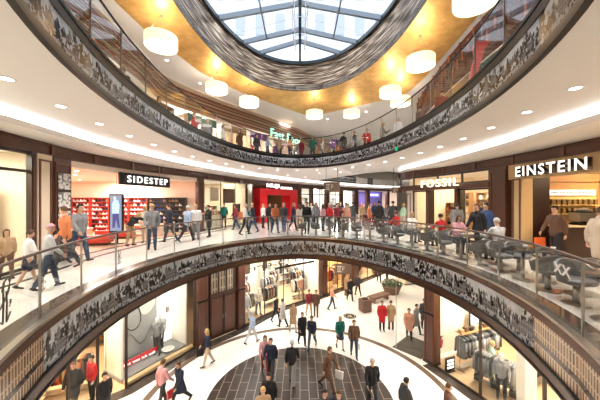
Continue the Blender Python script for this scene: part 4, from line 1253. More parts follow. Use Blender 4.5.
for i, (y0_, y1_) in enumerate(((29.7, 31.0), (31.4, 33.0), (33.7, 35.3), (35.8, 37.7))):
    front_glass(lp, 1, y0_, y1_, .02, 3.30, 'dark framed shop window far down the left side, %s right of the red portal' % ('first', 'second', 'third', 'fourth')[i], 2.6, 1.2, M_black)
for k, (y, c) in enumerate(((30.3, 'black'), (32, 'brown'), (34.2, 'lightgrey'), (36, 'charcoal'), (37, 'white'))):
    P, d, n = frame_at(lp, y); p = P + n * .9
    rack((p.x, p.y), (p.x + .9 * d.x, p.y + .9 * d.y), 0, 1.5, (c, 'tan', 'charcoal'), 'clothes rack in a far left shop window, %s from the red portal' % ('first', 'second', 'third', 'fourth', 'fifth')[k], 'garment in a far left shop window', 'garments in the far left windows', step=.15)
P, d, n = frame_at(lp, 40.9)
t = empty('shop_sign', (P.x, P.y, 0), math.atan2(d.y, d.x), 'small blue and purple lit sign far down the concourse', 'sign')
MB().box(-1.3, 1.3, .3, .4, 2.35, 3.1).build('board', pr('lit_purple', (.12, .1, .5), .4, emit=(.16, .14, .65), es=.9), t); MB().box(-.9, .9, .26, .3, 2.6, 2.85).build('bar', M_letter, t)
for k in range(8):
    w = MX(P, d) @ Vector((-1.4 + k * .4, 1.6, 1.0)); 
    box_item('boxed_goods', .3, .3, .45, (w.x, w.y, .9), .2 * k, cloth(CLR[('red', 'white', 'pink', 'blue')[k % 4]]), 'coloured box on the counter of the purple shop', 'box', 'boxes on the purple shop counter')
w = MX(P, d) @ Vector((0, 1.6, 0)); t = empty('display_counter', (w.x, w.y, 0), math.atan2(d.y, d.x), 'white counter in the purple shop', 'counter'); MB().box(-1.8, 1.8, -.35, .35, 0, .84).build('body', M_warmwhite, t); MB().box(-1.85, 1.85, -.4, .4, .84, .9).build('counter_top', M_steel, t)

# hanging wayfinding signs
def waysign(x, y, z, w, h, lab, rod):
    t = empty('wayfinding_sign', (x, y, z), 0, lab, 'sign')
    MB().box(-w / 2, w / 2, -.04, .04, 0, h).build('board', M_brownsign, t)
    for s in (-1, 1): MB().tube([(s * w * .35, 0, h), (s * w * .35, 0, rod)], .012, 5).build('hanger', M_black, t)
    m = pr('sign_ivory', (.8, .72, .6), .5); mb = MB()
    q = h * .5
    for a in range(-2, 2): mb.bar((-w * .25 + q * .18 * a, -.045, h * .28), (-w * .25 + q * .18 * a + q * .12, -.045, h * .72), .01, q * .06)
    mb.box(-w * .25 - q * .45, -w * .25 + q * .45, -.05, -.042, h * .2, h * .26).box(-w * .25 - q * .45, -w * .25 + q * .45, -.05, -.042, h * .74, h * .8)
    mb.tube([(-w * .03, -.045, h * .3), (-w * .03, -.045, h * .75), (w * .06, -.045, h * .75), (w * .06, -.045, h * .52), (-w * .03, -.045, h * .52)], .018, 5)
    mb.build('pictogram', m, t)
M_brownsign = pr('sign_brown', (.14, .09, .06), .5)
waysign(2.05, 17.4, 2.47, 1.05, .63, 'brown hanging wayfinding sign with ivory pictograms above the gallery', 1.55)
waysign(6.2, 17.3, 2.42, .62, .36, 'small brown hanging sign at the far corner of the watch shop', 1.62)
waysign(3.45, 21.6, -3.62 - .35, 1.25, .82, 'brown hanging wayfinding sign with pictograms above the ground floor', 2.85)

# ================= gallery level, right =================
pier(rp, -1, 11.0, .8, 0, 3.30, 'broad brown pilaster between the two right-hand shops')
# watch shop
shop_shell(rp, -1, 11.5, 17.3, 4.5, 0, 3.5, M_cream, M_cream, M_white, 'the watch shop on the right', 130, (1, .82, .58), 2)
q = sub(rp, 11.45, 17.5)
struct('trim_beam', MB().sweep(q, [(-.12, 2.50), (.10, 2.50), (.10, 2.72), (-.12, 2.72)]), M_brown, 'brown beam carrying the letters of the watch shop')
front_glass(rp, -1, 11.5, 17.4, 2.73, 3.30, 'glass clerestory strip above the watch shop beam', None, 1.5)
for y0_, y1_, lab in ((11.5, 13.2, 'watch shop window beside the broad pilaster'), (15.0, 15.9, 'watch shop window left of its open door'), ):
    front_glass(rp, -1, y0_, y1_, .02, 2.49, lab, None, 1.2)
pier(rp, -1, 16.2, .42, 0, 2.5, 'pale stone column of the watch shop', mat=pr('pale_stone', (.55, .50, .44), .5, noise=.15))
pier(rp, -1, 15.0, .22, 0, 2.5, 'dark door post in the watch shop front, left', mat=M_dark)
pier(rp, -1, 13.3, .22, 0, 2.5, 'dark door post in the watch shop front, right', mat=M_dark)
def pt(path, y, off=0):
    P, d, n = frame_at(path, y); return P + n * off
a_ = pt(rp, 15.2); b_ = pt(rp, 13.0)
fs_ = empty('shop_sign', (0, 0, 0), 0, 'glowing cream letters reading FOSSIL on the brown beam', 'sign')
text('FOSSIL', 'lettering', (a_.x - .05, a_.y), (b_.x - .05, b_.y), 2.64, 3.04, M_letterwarm, .08, fs_, .16, space=1.25)
for k, (y, h) in enumerate(((12.2, 1.9), (13.9, 2.1), (16.9, 1.8))):
    P, d, n = frame_at(rp, y); p = P - n * 2.6
    t = shelving((p.x, p.y), math.atan2(-d.y, -d.x), 1.5, h, 4, 0, M_tan, M_cream, 'wooden display shelves inside the watch shop, %s' % ('nearest the pilaster', 'seen through the door', 'at the far left end')[k])
    for r in range(1, 4):
        for c in range(4):
            w = MX(p, -d) @ Vector((.22 + c * .36, .14, r * (h - .03) / 4 + .028))
            box_item('watch_box', .16, .14, .16, w, .2, cloth(CLR[('brown', 'black', 'tan', 'darkred')[(r + c) % 4]]), 'small leather box on the watch shop shelves', 'box', 'small boxes on the watch shop shelves')
# cafe front
M_sand = pr('sand_panel', (.62, .45, .25), .5, noise=.05)
M_cafebrown = pr('cafe_brown', (.030, .012, .009), .35)
P, d, n = frame_at(rp, 11.0)
shop_shell(rp, -1, 2.5, 10.55, 6.5, 0, 3.5, M_tan, M_cafebrown, M_tan, 'the coffee bar', 120, (1, .74, .45), 3, side0=False)
q = sub(rp, 2.5, 10.6)
struct('trim_sand_band', MB().sweep(q, [(-.25, 2.74), (.02, 2.74), (.02, 3.30), (-.25, 3.30)]), M_sand, 'sand coloured band above the coffee bar opening')
pier(rp, -1, 10.15, .42, 0, 2.9, 'sand coloured column at the coffee bar corner', mat=M_sand)
a_ = pt(rp, 9.95, .05); b_ = pt(rp, 7.5, .05)
es = empty('shop_sign', (0, 0, 0), 0, 'big white three dimensional letters reading EINSTEIN above the coffee bar', 'sign')
text('EINSTEIN', 'lettering', (a_.x - .06, a_.y), (b_.x - .06, b_.y), 2.80, 3.16, M_letter, .16, es, .05, M_dark, space=1.2, bold=.015)
# end wall of the coffee bar, facing the camera
WY = 10.25
struct('wall_cafe', MB().box(8.75, 15.5, WY, WY + .2, 0, 3.4), M_tan, 'tan wooden wall behind the coffee bar')
struct('trim_cafe_post', MB().box(8.62, 9.25, WY - .25, WY, 0, 3.35), M_cafebrown, 'dark brown post at the left end of the coffee bar')
mb = MB()
for z in (2.62, 2.95): mb.box(9.25, 12.2, WY - .02, WY, z, z + .02)
struct('trim_cafe_groove', mb, M_cafebrown)
s1 = empty('shop_sign', (0, 0, 0), 0, 'white signboard with small dark lettering above the cup shelf', 'sign')
MB().box(9.28, 11.1, WY - .12, WY - .04, 2.13, 2.33).build('board', pr('lit_board', (.9, .88, .82), .5, emit=(1, .95, .86), es=.55), s1)
text('EINSTEIN KAFFEE RÖSTEREI', 'lettering', (9.42, WY - .13), (10.97, WY - .13), 2.19, 2.27, M_cafebrown, .01, s1, 0)
rk = empty('coffee_bag_rack', (9.28, WY - .3, 1.42), 0, 'pale yellow rack of coffee bags under the white signboard', 'shelves')
M_straw = pr('straw_panel', (.66, .48, .20), .5)
MB().box(0, 1.85, .20, .26, 0, .66).build('back_panel', M_straw, rk)
for z in (0, .33): MB().box(0, 1.85, 0, .2, z, z + .02).build('shelf', M_straw, rk)
for r in range(2):
    for c in range(9):
        box_item('coffee_bag', .11, .08, .20, (9.40 + c * .2, WY - .2, 1.445 + r * .33), 0, cloth((.16, .10, .035)), 'dark coffee bag on the pale yellow rack', 'coffee bag', 'coffee bags on the yellow rack')
for i, (x, z_, lab) in enumerate(((11.35, 2.3, 'framed menu board right of the white signboard'),)):
    t = empty('menu_board', (x, WY - .05, z_), 0, lab, 'menu'); MB().box(0, 1.1, -.03, .03, 0, .6).build('frame', M_soffit, t); MB().box(.07, 1.03, -.036, -.03, .06, .54).build('print', M_sand, t); MB().box(.3, .8, -.04, -.036, .16, .44).build('picture', M_tan, t)
ct = empty('coffee_counter', (0, 0, 0), 0, 'dark brown coffee bar counter with a pale top', 'counter')
MB().box(8.75, 13.6, WY - 1.35, WY - .8, 0, 1.05).build('body', M_cafebrown, ct); MB().box(8.7, 13.6, WY - 1.4, WY - .75, 1.05, 1.11).build('counter_top', pr('pale_counter', (.7, .58, .42), .3), ct)
for i, x in enumerate((9.6, 10.6, 11.7)):
    t = empty('espresso_machine', (x, WY - 1.08, 1.11), 0, 'steel espresso machine on the coffee bar counter, %s' % ('leftmost', 'middle', 'rightmost')[i], 'coffee machine')
    MB().box(-.3, .3, -.2, .2, .12, .42).build('body', M_steel, t); MB().box(-.32, .32, -.22, .22, .42, .46).build('cup_tray', M_black, t); MB().box(-.28, .28, -.25, .2, 0, .05).build('drip_tray', M_black, t)
    for k in (-.15, .15): MB().tube([(k, -.1, .12), (k, -.26, .10)], .02, 6).build('group_handle', M_black, t)
    MB().box(-.25, .25, .1, .18, .05, .12).build('column', M_steel, t)
for i in range(10):
    t = bpy.data.objects.new('coffee_cup', BP.setdefault('cup', meshof(MB().lathe([(.025, 0), (.04, .06), (.045, .08), (.04, .08), (.03, .01)], 12), 'coffee_cup', M_soffit))); COL.objects.link(t); t.location = (9.4 + i * .09 + (.5 if i > 4 else 0), WY - 1.08, 1.572); tag(t, 'white cup stacked on a steel espresso machine', 'cup', 'cups on the espresso machines')

# ================= ground floor, left =================
G1T = -1.5
M_yel = pr('warm_yellow_wall', (.74, .54, .30), .6)
def gpier(path, sgn, y, w, lab): return pier(path, sgn, y, w, Z0, -1.06, lab)
shop_shell(glp, 1, -.5, 10.9, 6, Z0, -1.2, M_yel, M_yel, M_cream, 'the warm lit shop at lower left', 260, (1, .84, .60), 3, side1=False)
shop_shell(glp, 1, 11.15, 13.9, 1.9, Z0, -1.2, M_warmwhite, M_bright, M_white, 'the grey display window at lower left', 150, (1, .93, .82), 1, side1=True)
front_glass(glp, 1, 4.5, 8.2, Z0, -1.3, 'tall glass front of the warm lit shop at lower left', None, 1.85)
front_glass(glp, 1, 9.2, 10.3, Z0, -1.3, 'narrow glass panel beside the open door at lower left', None, 1.1)
front_glass(glp, 1, 11.05, 14.0, Z0, -1.3, 'tall display window with the dark corner frame at lower left', None, 3.4)
struct('trim_display_edge', MB().sweep(offs(sub(glp, 11.1, 14.0), .25), [(-.12, Z0), (.12, Z0), (.12, Z0 + .12), (-.12, Z0 + .12)]), M_sand, 'sand coloured edge of the display window platform')
P, d, n = frame_at(glp, 12.5)
struct('floor', MB().box(-1.6, 1.6, .4, 1.85, Z0 + .01, Z0 + .16, MX(P, d)), pr('grey_platform', (.25, .245, .24), .5), 'grey platform of the display window')
# mural with abstract curves
M_mural = pr('grey_mural', (.38, .38, .38), .5, noise=.4, nscale=1.2)
mu = empty('window_mural', (P.x, P.y, Z0), math.atan2(d.y, d.x), 'large grey mural with dark loops behind the display window', 'mural')
MB().box(-1.55, .85, 1.72, 1.80, .2, 3.3).build('panel', M_mural, mu)
lp_ = []
for k in range(20):
    a = 2 * PI * k / 20; lp_.append((-.35 + .33 * math.cos(a) * (1 - .35 * math.sin(a)), 1.70, 2.1 + .65 * math.sin(a)))
MB().tube(lp_, .022, 6, True).build('loop', M_dark, mu)
MB().tube([(-.9 + .16 * k, 1.70, 1.0 + .35 * math.sin(k * .8)) for k in range(11)], .02, 6).build('curve', M_steel, mu)
M_murald = pr('mural_dark_shape', (.10, .095, .09), .6)
for nm_, cx_, cz_, rx_, rz_ in (('dark_shape', -1.15, 2.55, .36, .5), ('pale_shape', .35, 2.5, .4, .5)):
    ps = [(cx_ + rx_ * math.cos(2 * PI * k / 16), cz_ + rz_ * math.sin(2 * PI * k / 16) * (1 - .3 * math.cos(2 * PI * k / 16))) for k in range(16)]
    MB().add([(x, 1.71, z) for x, z in ps] + [(x, 1.719, z) for x, z in ps], [tuple(range(16)), tuple(range(31, 15, -1))] + [(i, i + 16, (i + 1) % 16 + 16, (i + 1) % 16) for i in range(16)]).build(nm_, M_murald if nm_[0] == 'd' else M_warmwhite, mu)
bn = empty('red_banner', (P.x, P.y, Z0), math.atan2(d.y, d.x), 'slanted red banner with pale lettering at the foot of the mural', 'banner')
MB().bar((-1.35, 1.15, .30), (.35, .95, .42), .06, .24).build('strip', M_red, bn)
o = text('alles was ich will', 'lettering', (-1.25, 1.10), (.2, .93), .28, .40, M_letter, .01, None, .02); o.parent = bn
lt = empty('light_panel', (P.x, P.y, Z0), math.atan2(d.y, d.x), 'tall glowing white panel with pale letters at the right of the display window', 'light panel')
MB().box(1.0, 1.5, 1.45, 1.55, .3, 3.2).build('panel', pr('lit_panel', (1, .97, .9), .5, emit=(1, .95, .85), es=1.4), lt)
for i, ch in enumerate('AIR'):
    o = text(ch, 'letter', (1.13, 1.44), (1.37, 1.44), 2.3 - i * .55, 2.62 - i * .55, M_steel, .02, None, .0); o.parent = lt
tr = empty('track_lights', (P.x, P.y, -1.7), math.atan2(d.y, d.x), 'row of track spotlights above the display window', 'spotlights')
MB().tube([(-1.5, .8, .2), (1.5, .8, .2)], .02, 6).build('track', M_steel, tr)
for k in range(6):
    MB().lathe([(.04, 0), (.05, .14), (.02, .18)], 10, (-1.25 + k * .5, .8, -.02)).build('spotlight', M_black, tr)
# ribbed awning of the warm shop, racks
aw = empty('awning', (0, 0, 0), 0, 'cream ribbed canopy over the warm lit shop entrance', 'awning')
q = sub(glp, 8.0, 10.9); mb = MB()
for i, p in enumerate(resample(offs(q, .3), .16, False)):
    Pp = Vector(p); mb.bar((Pp.x - .05, Pp.y, -1.75), (Pp.x - 1.3, Pp.y - .35, -1.55), .05, .09)
mb.build('rib', M_cream, aw); MB().sweep(offs(q, .25), [(0, -1.86), (.06, -1.86), (.06, -1.62), (0, -1.62)]).build('front_band', M_cream, aw)
WARM = ('orange', 'red', 'brown', 'black', 'tan', 'darkred')
for k, (x, y) in enumerate(((-9.9, 10.5), (-11.6, 13.9), (-13.4, 12.6), (-11.2, 9.2), (-9.7, 8.0), (-12, 10.8))):
    rack((x, y), (x + 1.5, y + .5), Z0 + .01, 1.5, WARM, 'clothes rack in the warm lit shop, %s' % ('near the awning', 'behind the mural', 'in the rear corner', 'in the middle', 'closest to the camera', 'furthest left')[k], 'warm coloured garment in the lower left shop', 'garments in the lower left shop')

M_facade2 = facade_obj()
# brown pilasters and the wooden gate
gpier(glp, 1, 14.35, .62, 'brown pilaster right of the grey display window')
gpier(glp, 1, 16.25, .5, 'brown pilaster left of the discount clothes shop')
P, d, n = frame_at(glp, 15.35)
dw = empty('wooden_gate', (P.x, P.y, Z0), math.atan2(d.y, d.x), 'closed dark wooden double gate with windows above, between two brown pilasters', 'gate')
dw.scale = (.82, 1, 1)
M_gate = pr('gate_wood', (.045, .018, .012), .35)
for s in (-1, 1):
    x0, x1 = sorted((s * .02, s * 1.0)); lf = MB().box(x0, x1, .05, .12, .02, 2.35).build('leaf', M_gate, dw)
    MB().box(x0 + .1, x1 - .1, .02, .05, .2, 2.2).build('leaf_panel', M_brown, lf)
    MB().tube([(s * .1, -.0, 1.05), (s * .1, -.05, 1.05), (s * .1, -.05, 1.25), (s * .1, 0, 1.25)], .012, 6).build('handle', M_steel, lf)
MB().box(-1.05, 1.05, .0, .14, 2.35, 2.5).box(-1.05, 1.05, .0, .14, 4.35, 4.6).build('beam', M_gate, dw)
MB().box(-1.0, 1.0, .10, .12, 2.5, 4.35).build('facade_print', M_facade2, dw)
for k in range(4): MB().box(-1.0 + k * .62, -.94 + k * .62, .02, .1, 2.5, 4.35).build('glazing_bar', M_gate, dw)
struct('wall_gate', MB().box(-1.2, 1.2, .2, .3, 0, 4.65, MX(P, d, Z0)), M_gate)

# discount clothes shop
shop_shell(glp, 1, 16.5, 21.9, 4.5, Z0, -1.2, M_warmwhite, M_warmwhite, M_white, 'the discount clothes shop', 260, (1, .94, .84), 2)
front_glass(glp, 1, 16.5, 21.7, Z0, -1.3, 'tall glass front of the discount clothes shop', None, 1.75)
gpier(glp, 1, 22.0, .55, 'brown pilaster right of the discount clothes shop')
a_ = pt(glp, 20.0, -.1); b_ = pt(glp, 21.6, -.1)
ts = empty('shop_sign', (0, 0, 0), 0, 'white slanted letters reading TK MAXX behind the ground floor shop glass', 'sign')
text('TK MAXX', 'lettering', (pt(glp, 19.6, .3).x, pt(glp, 19.6, .3).y), (pt(glp, 21.5, .3).x, pt(glp, 21.5, .3).y), -2.75, -2.25, M_letter, .06, ts, .0, bold=.02)
MB().sweep(sub(offs(glp, .35), 19.3, 21.7), [(0, -3.05), (.05, -3.05), (.05, -2.9), (0, -2.9)]).build('bracket_rail', M_black, ts)
MIX = ('grey', 'white', 'cream', 'black', 'beige', 'lightgrey', 'charcoal', 'grey', 'tan', 'darkred')
for k in range(9):
    y = 17.0 + k * .55; P, d, n = frame_at(glp, y)
    p = P + n * (.9 + (k % 3) * 1.2)
    rack((p.x, p.y), (p.x + d.x * 1.3, p.y + d.y * 1.3), Z0 + .01, 1.75 if k % 3 else 1.5, MIX[k % 4:] , 'clothes rack in the discount shop, %s from the gate' % ('first', 'second', 'third', 'fourth', 'fifth', 'sixth', 'seventh', 'eighth', 'ninth')[k], 'garment hanging in the discount clothes shop', 'garments in the discount clothes shop', step=.14)
tl = empty('track_lights', (0, 0, 0), 0, 'long row of spotlights hung across the discount clothes shop', 'spotlights')
q = offs(sub(glp, 16.8, 21.6), 1.0); MB().tube([(p[0], p[1], -2.7) for p in q], .025, 6).build('track', M_black, tl)
for p in resample(q, .75, False): MB().lathe([(.05, 0), (.06, .16), (.02, .2)], 10, (p[0], p[1], -2.92)).build('spotlight', M_black, tl)
for k, y in enumerate((17.3, 18.6, 20.1)):
    P, d, n = frame_at(glp, y); p = P + n * .7
    t = empty('hanging_banner', (p.x, p.y, -2.9), math.atan2(d.y, d.x), 'tall narrow poster hanging in the discount shop window, %s from the gate' % ('first', 'second', 'third')[k], 'poster')
    MB().box(-.22, .22, -.01, .01, 0, 1.25).build('poster', (M_pic1, M_pic2, M_yel)[k], t); MB().box(-.25, .25, -.02, .02, 1.25, 1.3).tube([(0, 0, 1.3), (0, 0, 1.8)], .008, 5).build('hanger', M_steel, t)

# further ground floor shops
for i, (y0_, y1_, w_, c) in enumerate(((22.3, 24.9, M_yel, (1, .78, .5)), (25.5, 28.0, M_cream, (1, .85, .65)), (28.4, 33, M_tan, (1, .8, .55)))):
    shop_shell(glp, 1, y0_, y1_, 4, Z0, -1.2, w_, w_, M_white, 'the ground floor shop number %s down the left concourse' % ('one', 'two', 'three')[i], 300, c, 2)
    front_glass(glp, 1, y0_ + .1, y1_ - .1, Z0, -1.3, 'glass shop front down the ground floor concourse, %s' % ('next to the discount shop', 'between two brown pilasters', 'furthest away')[i], -3.0, 1.3)
    for k in range(3):
        P, d, n = frame_at(glp, y0_ + .6 + k * .8); p = P + n * (.8 + .5 * k)
        rack((p.x, p.y), (p.x + d.x * .9, p.y + d.y * .9), Z0 + .01, 1.6, WARM[k:] + ('cream',), 'clothes rack in the far ground floor shop %s, %s' % (('beside the discount shop', 'between the pilasters', 'furthest away')[i], ('left', 'middle', 'right')[k]), 'garment in the far ground floor shops', 'garments in the far ground floor shops', step=.15)
gpier(glp, 1, 25.2, .8, 'brown pilaster second down the ground floor concourse'); gpier(glp, 1, 28.2, .6, 'brown pilaster third down the ground floor concourse'); gpier(glp, 1, 24.0, .15, 'slim brown post in the ground floor shop front behind the hanging sign')

# ================= ground floor, right =================
struct('wall_right', MB().bar((6.35, 13.35, (Z0 - 1.1) / 2), (15, 16.6, (Z0 - 1.1) / 2), .15, 4.65), M_warmwhite, 'cream end wall of the menswear shop')
struct('wall_right', MB().box(13.5, 13.6, -1, 16.2, Z0, -1.1), M_cream)
for x, y in ((9.3, 12.2), (9.6, 9.2), (9.5, 6)): area('shop_light', (x, y, -1.35), 1.8, 1.8, 260, (1, .88, .70))
front_glass(grp, -1, 4.0, 12.6, Z0, -1.3, 'tall glass front of the menswear shop at lower right', None, 2.1)
gpier(grp, -1, 12.75, .55, 'tall brown pilaster at the corner of the menswear shop')
t = empty('column', (8.05, 9.6, Z0), 0, 'square white column inside the menswear shop', 'column')
MB().box(-.2, .2, -.2, .2, 0, 4.6).build('shaft', M_warmwhite, t); MB().box(-.24, .24, -.24, .24, 0, .1).build('base', M_soffit, t)
tv = empty('wall_screen', (9.05, 13.95, -4.45), math.atan2(3.25, 8.65), 'flat screen high on the cream wall of the menswear shop', 'screen')
MB().box(-.45, .45, -.06, 0, 0, .75).build('casing', M_black, tv); MB().box(-.41, .41, -.066, -.06, .04, .71).build('screen', pr('screen_pale', (.4, .5, .6), .3, emit=(.45, .56, .68), es=.8), tv)
SUIT = ('grey', 'charcoal', 'grey', 'grey', 'lightgrey', 'charcoal')
rack((7.2, 12.2), (9.6, 13.1), Z0 + .01, 1.55, SUIT, 'long rail of grey jackets with a shelf above in the menswear shop', 'grey jacket on the long rail', 'jackets on the long rail', step=.12, shelf=True)
rack((7.45, 11.5), (8.35, 10.2), Z0 + .01, 1.45, ('grey', 'charcoal', 'grey'), 'front rail of grey jackets closest to the menswear window', 'grey jacket on the front rail', 'jackets on the front rail', step=.10)
rack((9.2, 11.0), (10.8, 11.6), Z0 + .01, 1.5, ('black', 'navy', 'charcoal'), 'rail of dark coats behind the white column', 'dark coat behind the white column', 'coats behind the white column')
for k in range(9):
    p = Vector((7.3, 12.24)).lerp(Vector((9.5, 13.06)), k / 8)
    box_item('hat_box' if k % 3 else 'leather_bag', .2, .18, .13 + .05 * (k % 2), (p.x, p.y, Z0 + .01 + 1.55 + .15), .4, cloth(CLR[('tan', 'brown', 'black', 'beige')[k % 4]]), 'brown %s on the shelf above the long rail' % ('box' if k % 3 else 'bag'), 'box' if k % 3 else 'bag', 'goods on the shelf above the long rail' + ('' if k % 3 else ', bags'))
for k in range(3):
    p = Vector((7.5, 11.35)).lerp(Vector((8.2, 10.35)), k / 2)
    box_item('shoe_bag', .22, .34, .22, (p.x, p.y, Z0 + .01 + .17), -.9, cloth(CLR['charcoal']), 'grey bag on the lower shelf of the front rail', 'bag', 'bags under the front rail')
fe = empty('fire_extinguisher', (6.75, 12.95, Z0 + .62), 0, 'red fire extinguisher on the wall beside the tall pilaster', 'fire extinguisher')
MB().lathe([(.03, 0), (.075, .03), (.075, .36), (.03, .45)], 16).build('cylinder', M_red, fe, smooth=True); MB().lathe([(.025, .45), (.025, .52)], 8).bar((-.02, 0, .53), (.12, 0, .56), .03).build('valve', M_black, fe); MB().tube([(.03, 0, .5), (.1, 0, .4), (.09, 0, .15)], .012, 6).build('hose', M_black, fe)
MB().box(-.05, .05, .07, .40, .1, .3).build('bracket', M_steel, fe)
sb = empty('lit_sign_stand', (6.75, 12.15, Z0), .35, 'small black sign with three glowing white lines on the shop floor', 'sign')
MB().box(-.27, .27, -.03, .03, .05, .62).build('casing', M_black, sb)
for k in range(3): MB().box(-.19, .19, -.036, -.03, .14 + k * .15, .23 + k * .15).build('light_bar', M_letter, sb)
MB().box(-.2, .2, -.12, .12, 0, .05).build('foot', M_black, sb)

# ================= ground floor furniture =================
bt = empty('bench', (6.05, 20.7, Z0), .60, 'brown wooden bench in the ground floor concourse', 'bench')
M_bench = pr('bench_wood', (.16, .085, .055), .45)
for k in range(6): MB().box(-.95, .95, -.30 + k * .102, -.215 + k * .102, .40, .45).build('slat', M_bench, bt)
for x in (-.75, .75): MB().box(x - .05, x + .05, -.28, .28, 0, .40).build('leg', M_bench, bt)
MB().box(-.95, .95, .30, .33, .30, .45).box(-.95, .95, -.33, -.30, .30, .45).build('apron', M_bench, bt)
bi = empty('litter_bin', (4.5, 18.7, Z0), .35, 'square brown wooden litter bin beside the bench', 'bin')
MB().box(-.32, .32, -.32, .32, .04, .84).build('body', M_bench, bi); MB().lathe([(.2, .84), (.2, .9), (.15, .9), (.15, .84)], 20, ring=True).build('rim', M_black, bi); MB().box(-.28, .28, -.28, .28, 0, .04).build('plinth', M_black, bi)
for x0 in (-.34, .32): MB().box(x0, x0 + .02, -.3, .3, .1, .78).build('panel', M_brown2, bi)
# planter
pl = empty('planter', (7.55, 22.3, Z0), 0, 'round dark planter with leafy shrubs in the ground floor concourse', 'planter')
MB().lathe([(.55, 0), (.75, .55), (.78, .62), (.70, .62), (.66, .5)], 28).build('pot', M_bench, pl, smooth=True, auto=40)
rnd = random.Random(3)
mb = MB()
for k in range(420):
    a = rnd.uniform(0, 2 * PI); r = .85 * math.sqrt(rnd.random()); z = .62 + rnd.uniform(0, .5) * (1 - (r / 1.0) ** 2) + .1
    c = Vector((r * math.cos(a), r * math.sin(a), z)); u = Vector((rnd.uniform(-1, 1), rnd.uniform(-1, 1), rnd.uniform(-.2, 1))).normalized() * .11; v = u.orthogonal().normalized() * .035
    mb.add([c - u, c + v, c + u, c - v], [(0, 1, 2, 3)])
mb.build('foliage', pr('leaf_green', (.05, .085, .03), .5, noise=.4), pl)
MB().tube([(0, 0, .5), (0, 0, .95)], .03, 6).tube([(.2, .1, .5), (.35, .2, .9)], .02, 6).tube([(-.2, -.1, .5), (-.35, -.1, .9)], .02, 6).build('stem', M_bench, pl)
se = empty('lounge_bench', (10.6, 25.2, Z0), .35, 'pale stepped seating island behind the planter', 'bench')
MB().box(-1.4, 1.4, -.5, .5, .12, .42).build('seat', M_cream, se); MB().box(-1.3, 1.3, -.42, .42, 0, .12).build('plinth', M_dark, se); MB().box(-1.4, 1.4, .3, .5, .42, .85).build('backrest', pr('sage_cushion', (.34, .36, .26), .8), se)
fm = empty('floor_medallion', (3.3, 17.9, Z0 + .005), 0, 'small dark round emblem set in the white ground floor', 'emblem')
MB().lathe([(.42, 0), (.42, .006)], 36).build('disc', M_stone, fm); MB().tube([(.33 * math.cos(a * .3142), .33 * math.sin(a * .3142), .008) for a in range(20)], .012, 5, True).build('ring', M_cream, fm)
MB().bar((-.16, -.08, .010), (.16, -.08, .010), .05, .006).bar((-.12, .08, .010), (.12, .08, .010), .05, .006).build('emblem_bars', M_cream, fm)
mt = tag(MB().box(-.9, .9, -.75, .75, 0, .012).build('entrance_mat', pr('mat_brown', (.10, .08, .06), .9, noise=.3), loc=(6.0, 14.2, Z0)), 'brown entrance mat beside the tall pilaster', 'mat'); mt.rotation_euler = (0, 0, .75)
gp = empty('glass_partition', (0, 0, 0), 0, 'tall frameless glass partition left of the tall brown pilaster', 'glass partition')
MB().bar((5.0, 14.05, -3.4), (5.95, 13.2, -3.4), .015, 4.6).build('pane', M_shopglass, gp)
MB().bar((5.0, 14.05, -5.72), (5.0, 14.05, -1.1), .03, .03).build('edge_post', M_steel, gp)

# ---- filled shelves deeper in the shops ----
PALA = ('white', 'cream', 'brown', 'tan', 'black', 'red', 'grey', 'beige'); PALB = ('black', 'charcoal', 'brown', 'grey', 'tan', 'white', 'navy', 'paleblue')
for k, y in enumerate((17.6, 18.9, 20.2, 21.4)):
    goods_wall(glp, 1, y, 4.0, 1.5, 3.2, 6, 5, Z0 + .01, 'tall filled shelves at the rear of the discount shop, %s from the gate' % ('first', 'second', 'third', 'fourth')[k], 'mixed goods on the rear shelves of the discount shop', 'goods on the rear shelves of the discount shop', PALA, nm='folded_clothes', seed=k)
for k, y in enumerate((18.0, 19.6, 21.2)):
    goods_wall(lp, 1, y, 2.7, 1.6, 1.5, 4, 6, 0, 'low filled shelves behind the pictures right of the shoe shop, %s from the pilaster' % ('first', 'second', 'third')[k], 'mixed goods behind the hanging pictures', 'goods behind the hanging pictures', ('cream', 'orange', 'brown', 'white', 'green', 'tan'), seed=10 + k)
for k, y in enumerate((30.3, 32.0, 34.4, 36.4)):
    goods_wall(lp, 1, y, 2.2, 1.4, 2.3, 5, 4, 0, 'filled shelves in the far white shops, %s right of the red portal' % ('first', 'second', 'third', 'fourth')[k], 'mixed goods in the far white shops', 'goods in the far white shops', PALB, seed=30 + k)
for k, y in enumerate((12.3, 14.2, 16.6)):
    goods_wall(rp, -1, y, 3.6, 1.7, 2.4, 6, 6, 0, 'rear wall shelves of the watch shop, %s from the broad pilaster' % ('first', 'second', 'third')[k], 'small goods on the rear wall of the watch shop', 'goods on the rear wall of the watch shop', PALB + ('cream',), M_tan, M_cream, nm='watch_box', seed=40 + k)
for k, y in enumerate((23.2, 26.2, 29.5)):
    goods_wall(glp, 1, y, 2.2, 2.0, 2.6, 5, 5, Z0 + .01, 'filled shelves in the far ground floor shops, %s down the concourse' % ('first', 'second', 'third')[k], 'mixed goods in the far ground floor shops', 'goods in the far ground floor shops', PALA + ('orange',), M_tan, M_tan, nm='shoe_box', seed=60 + k)
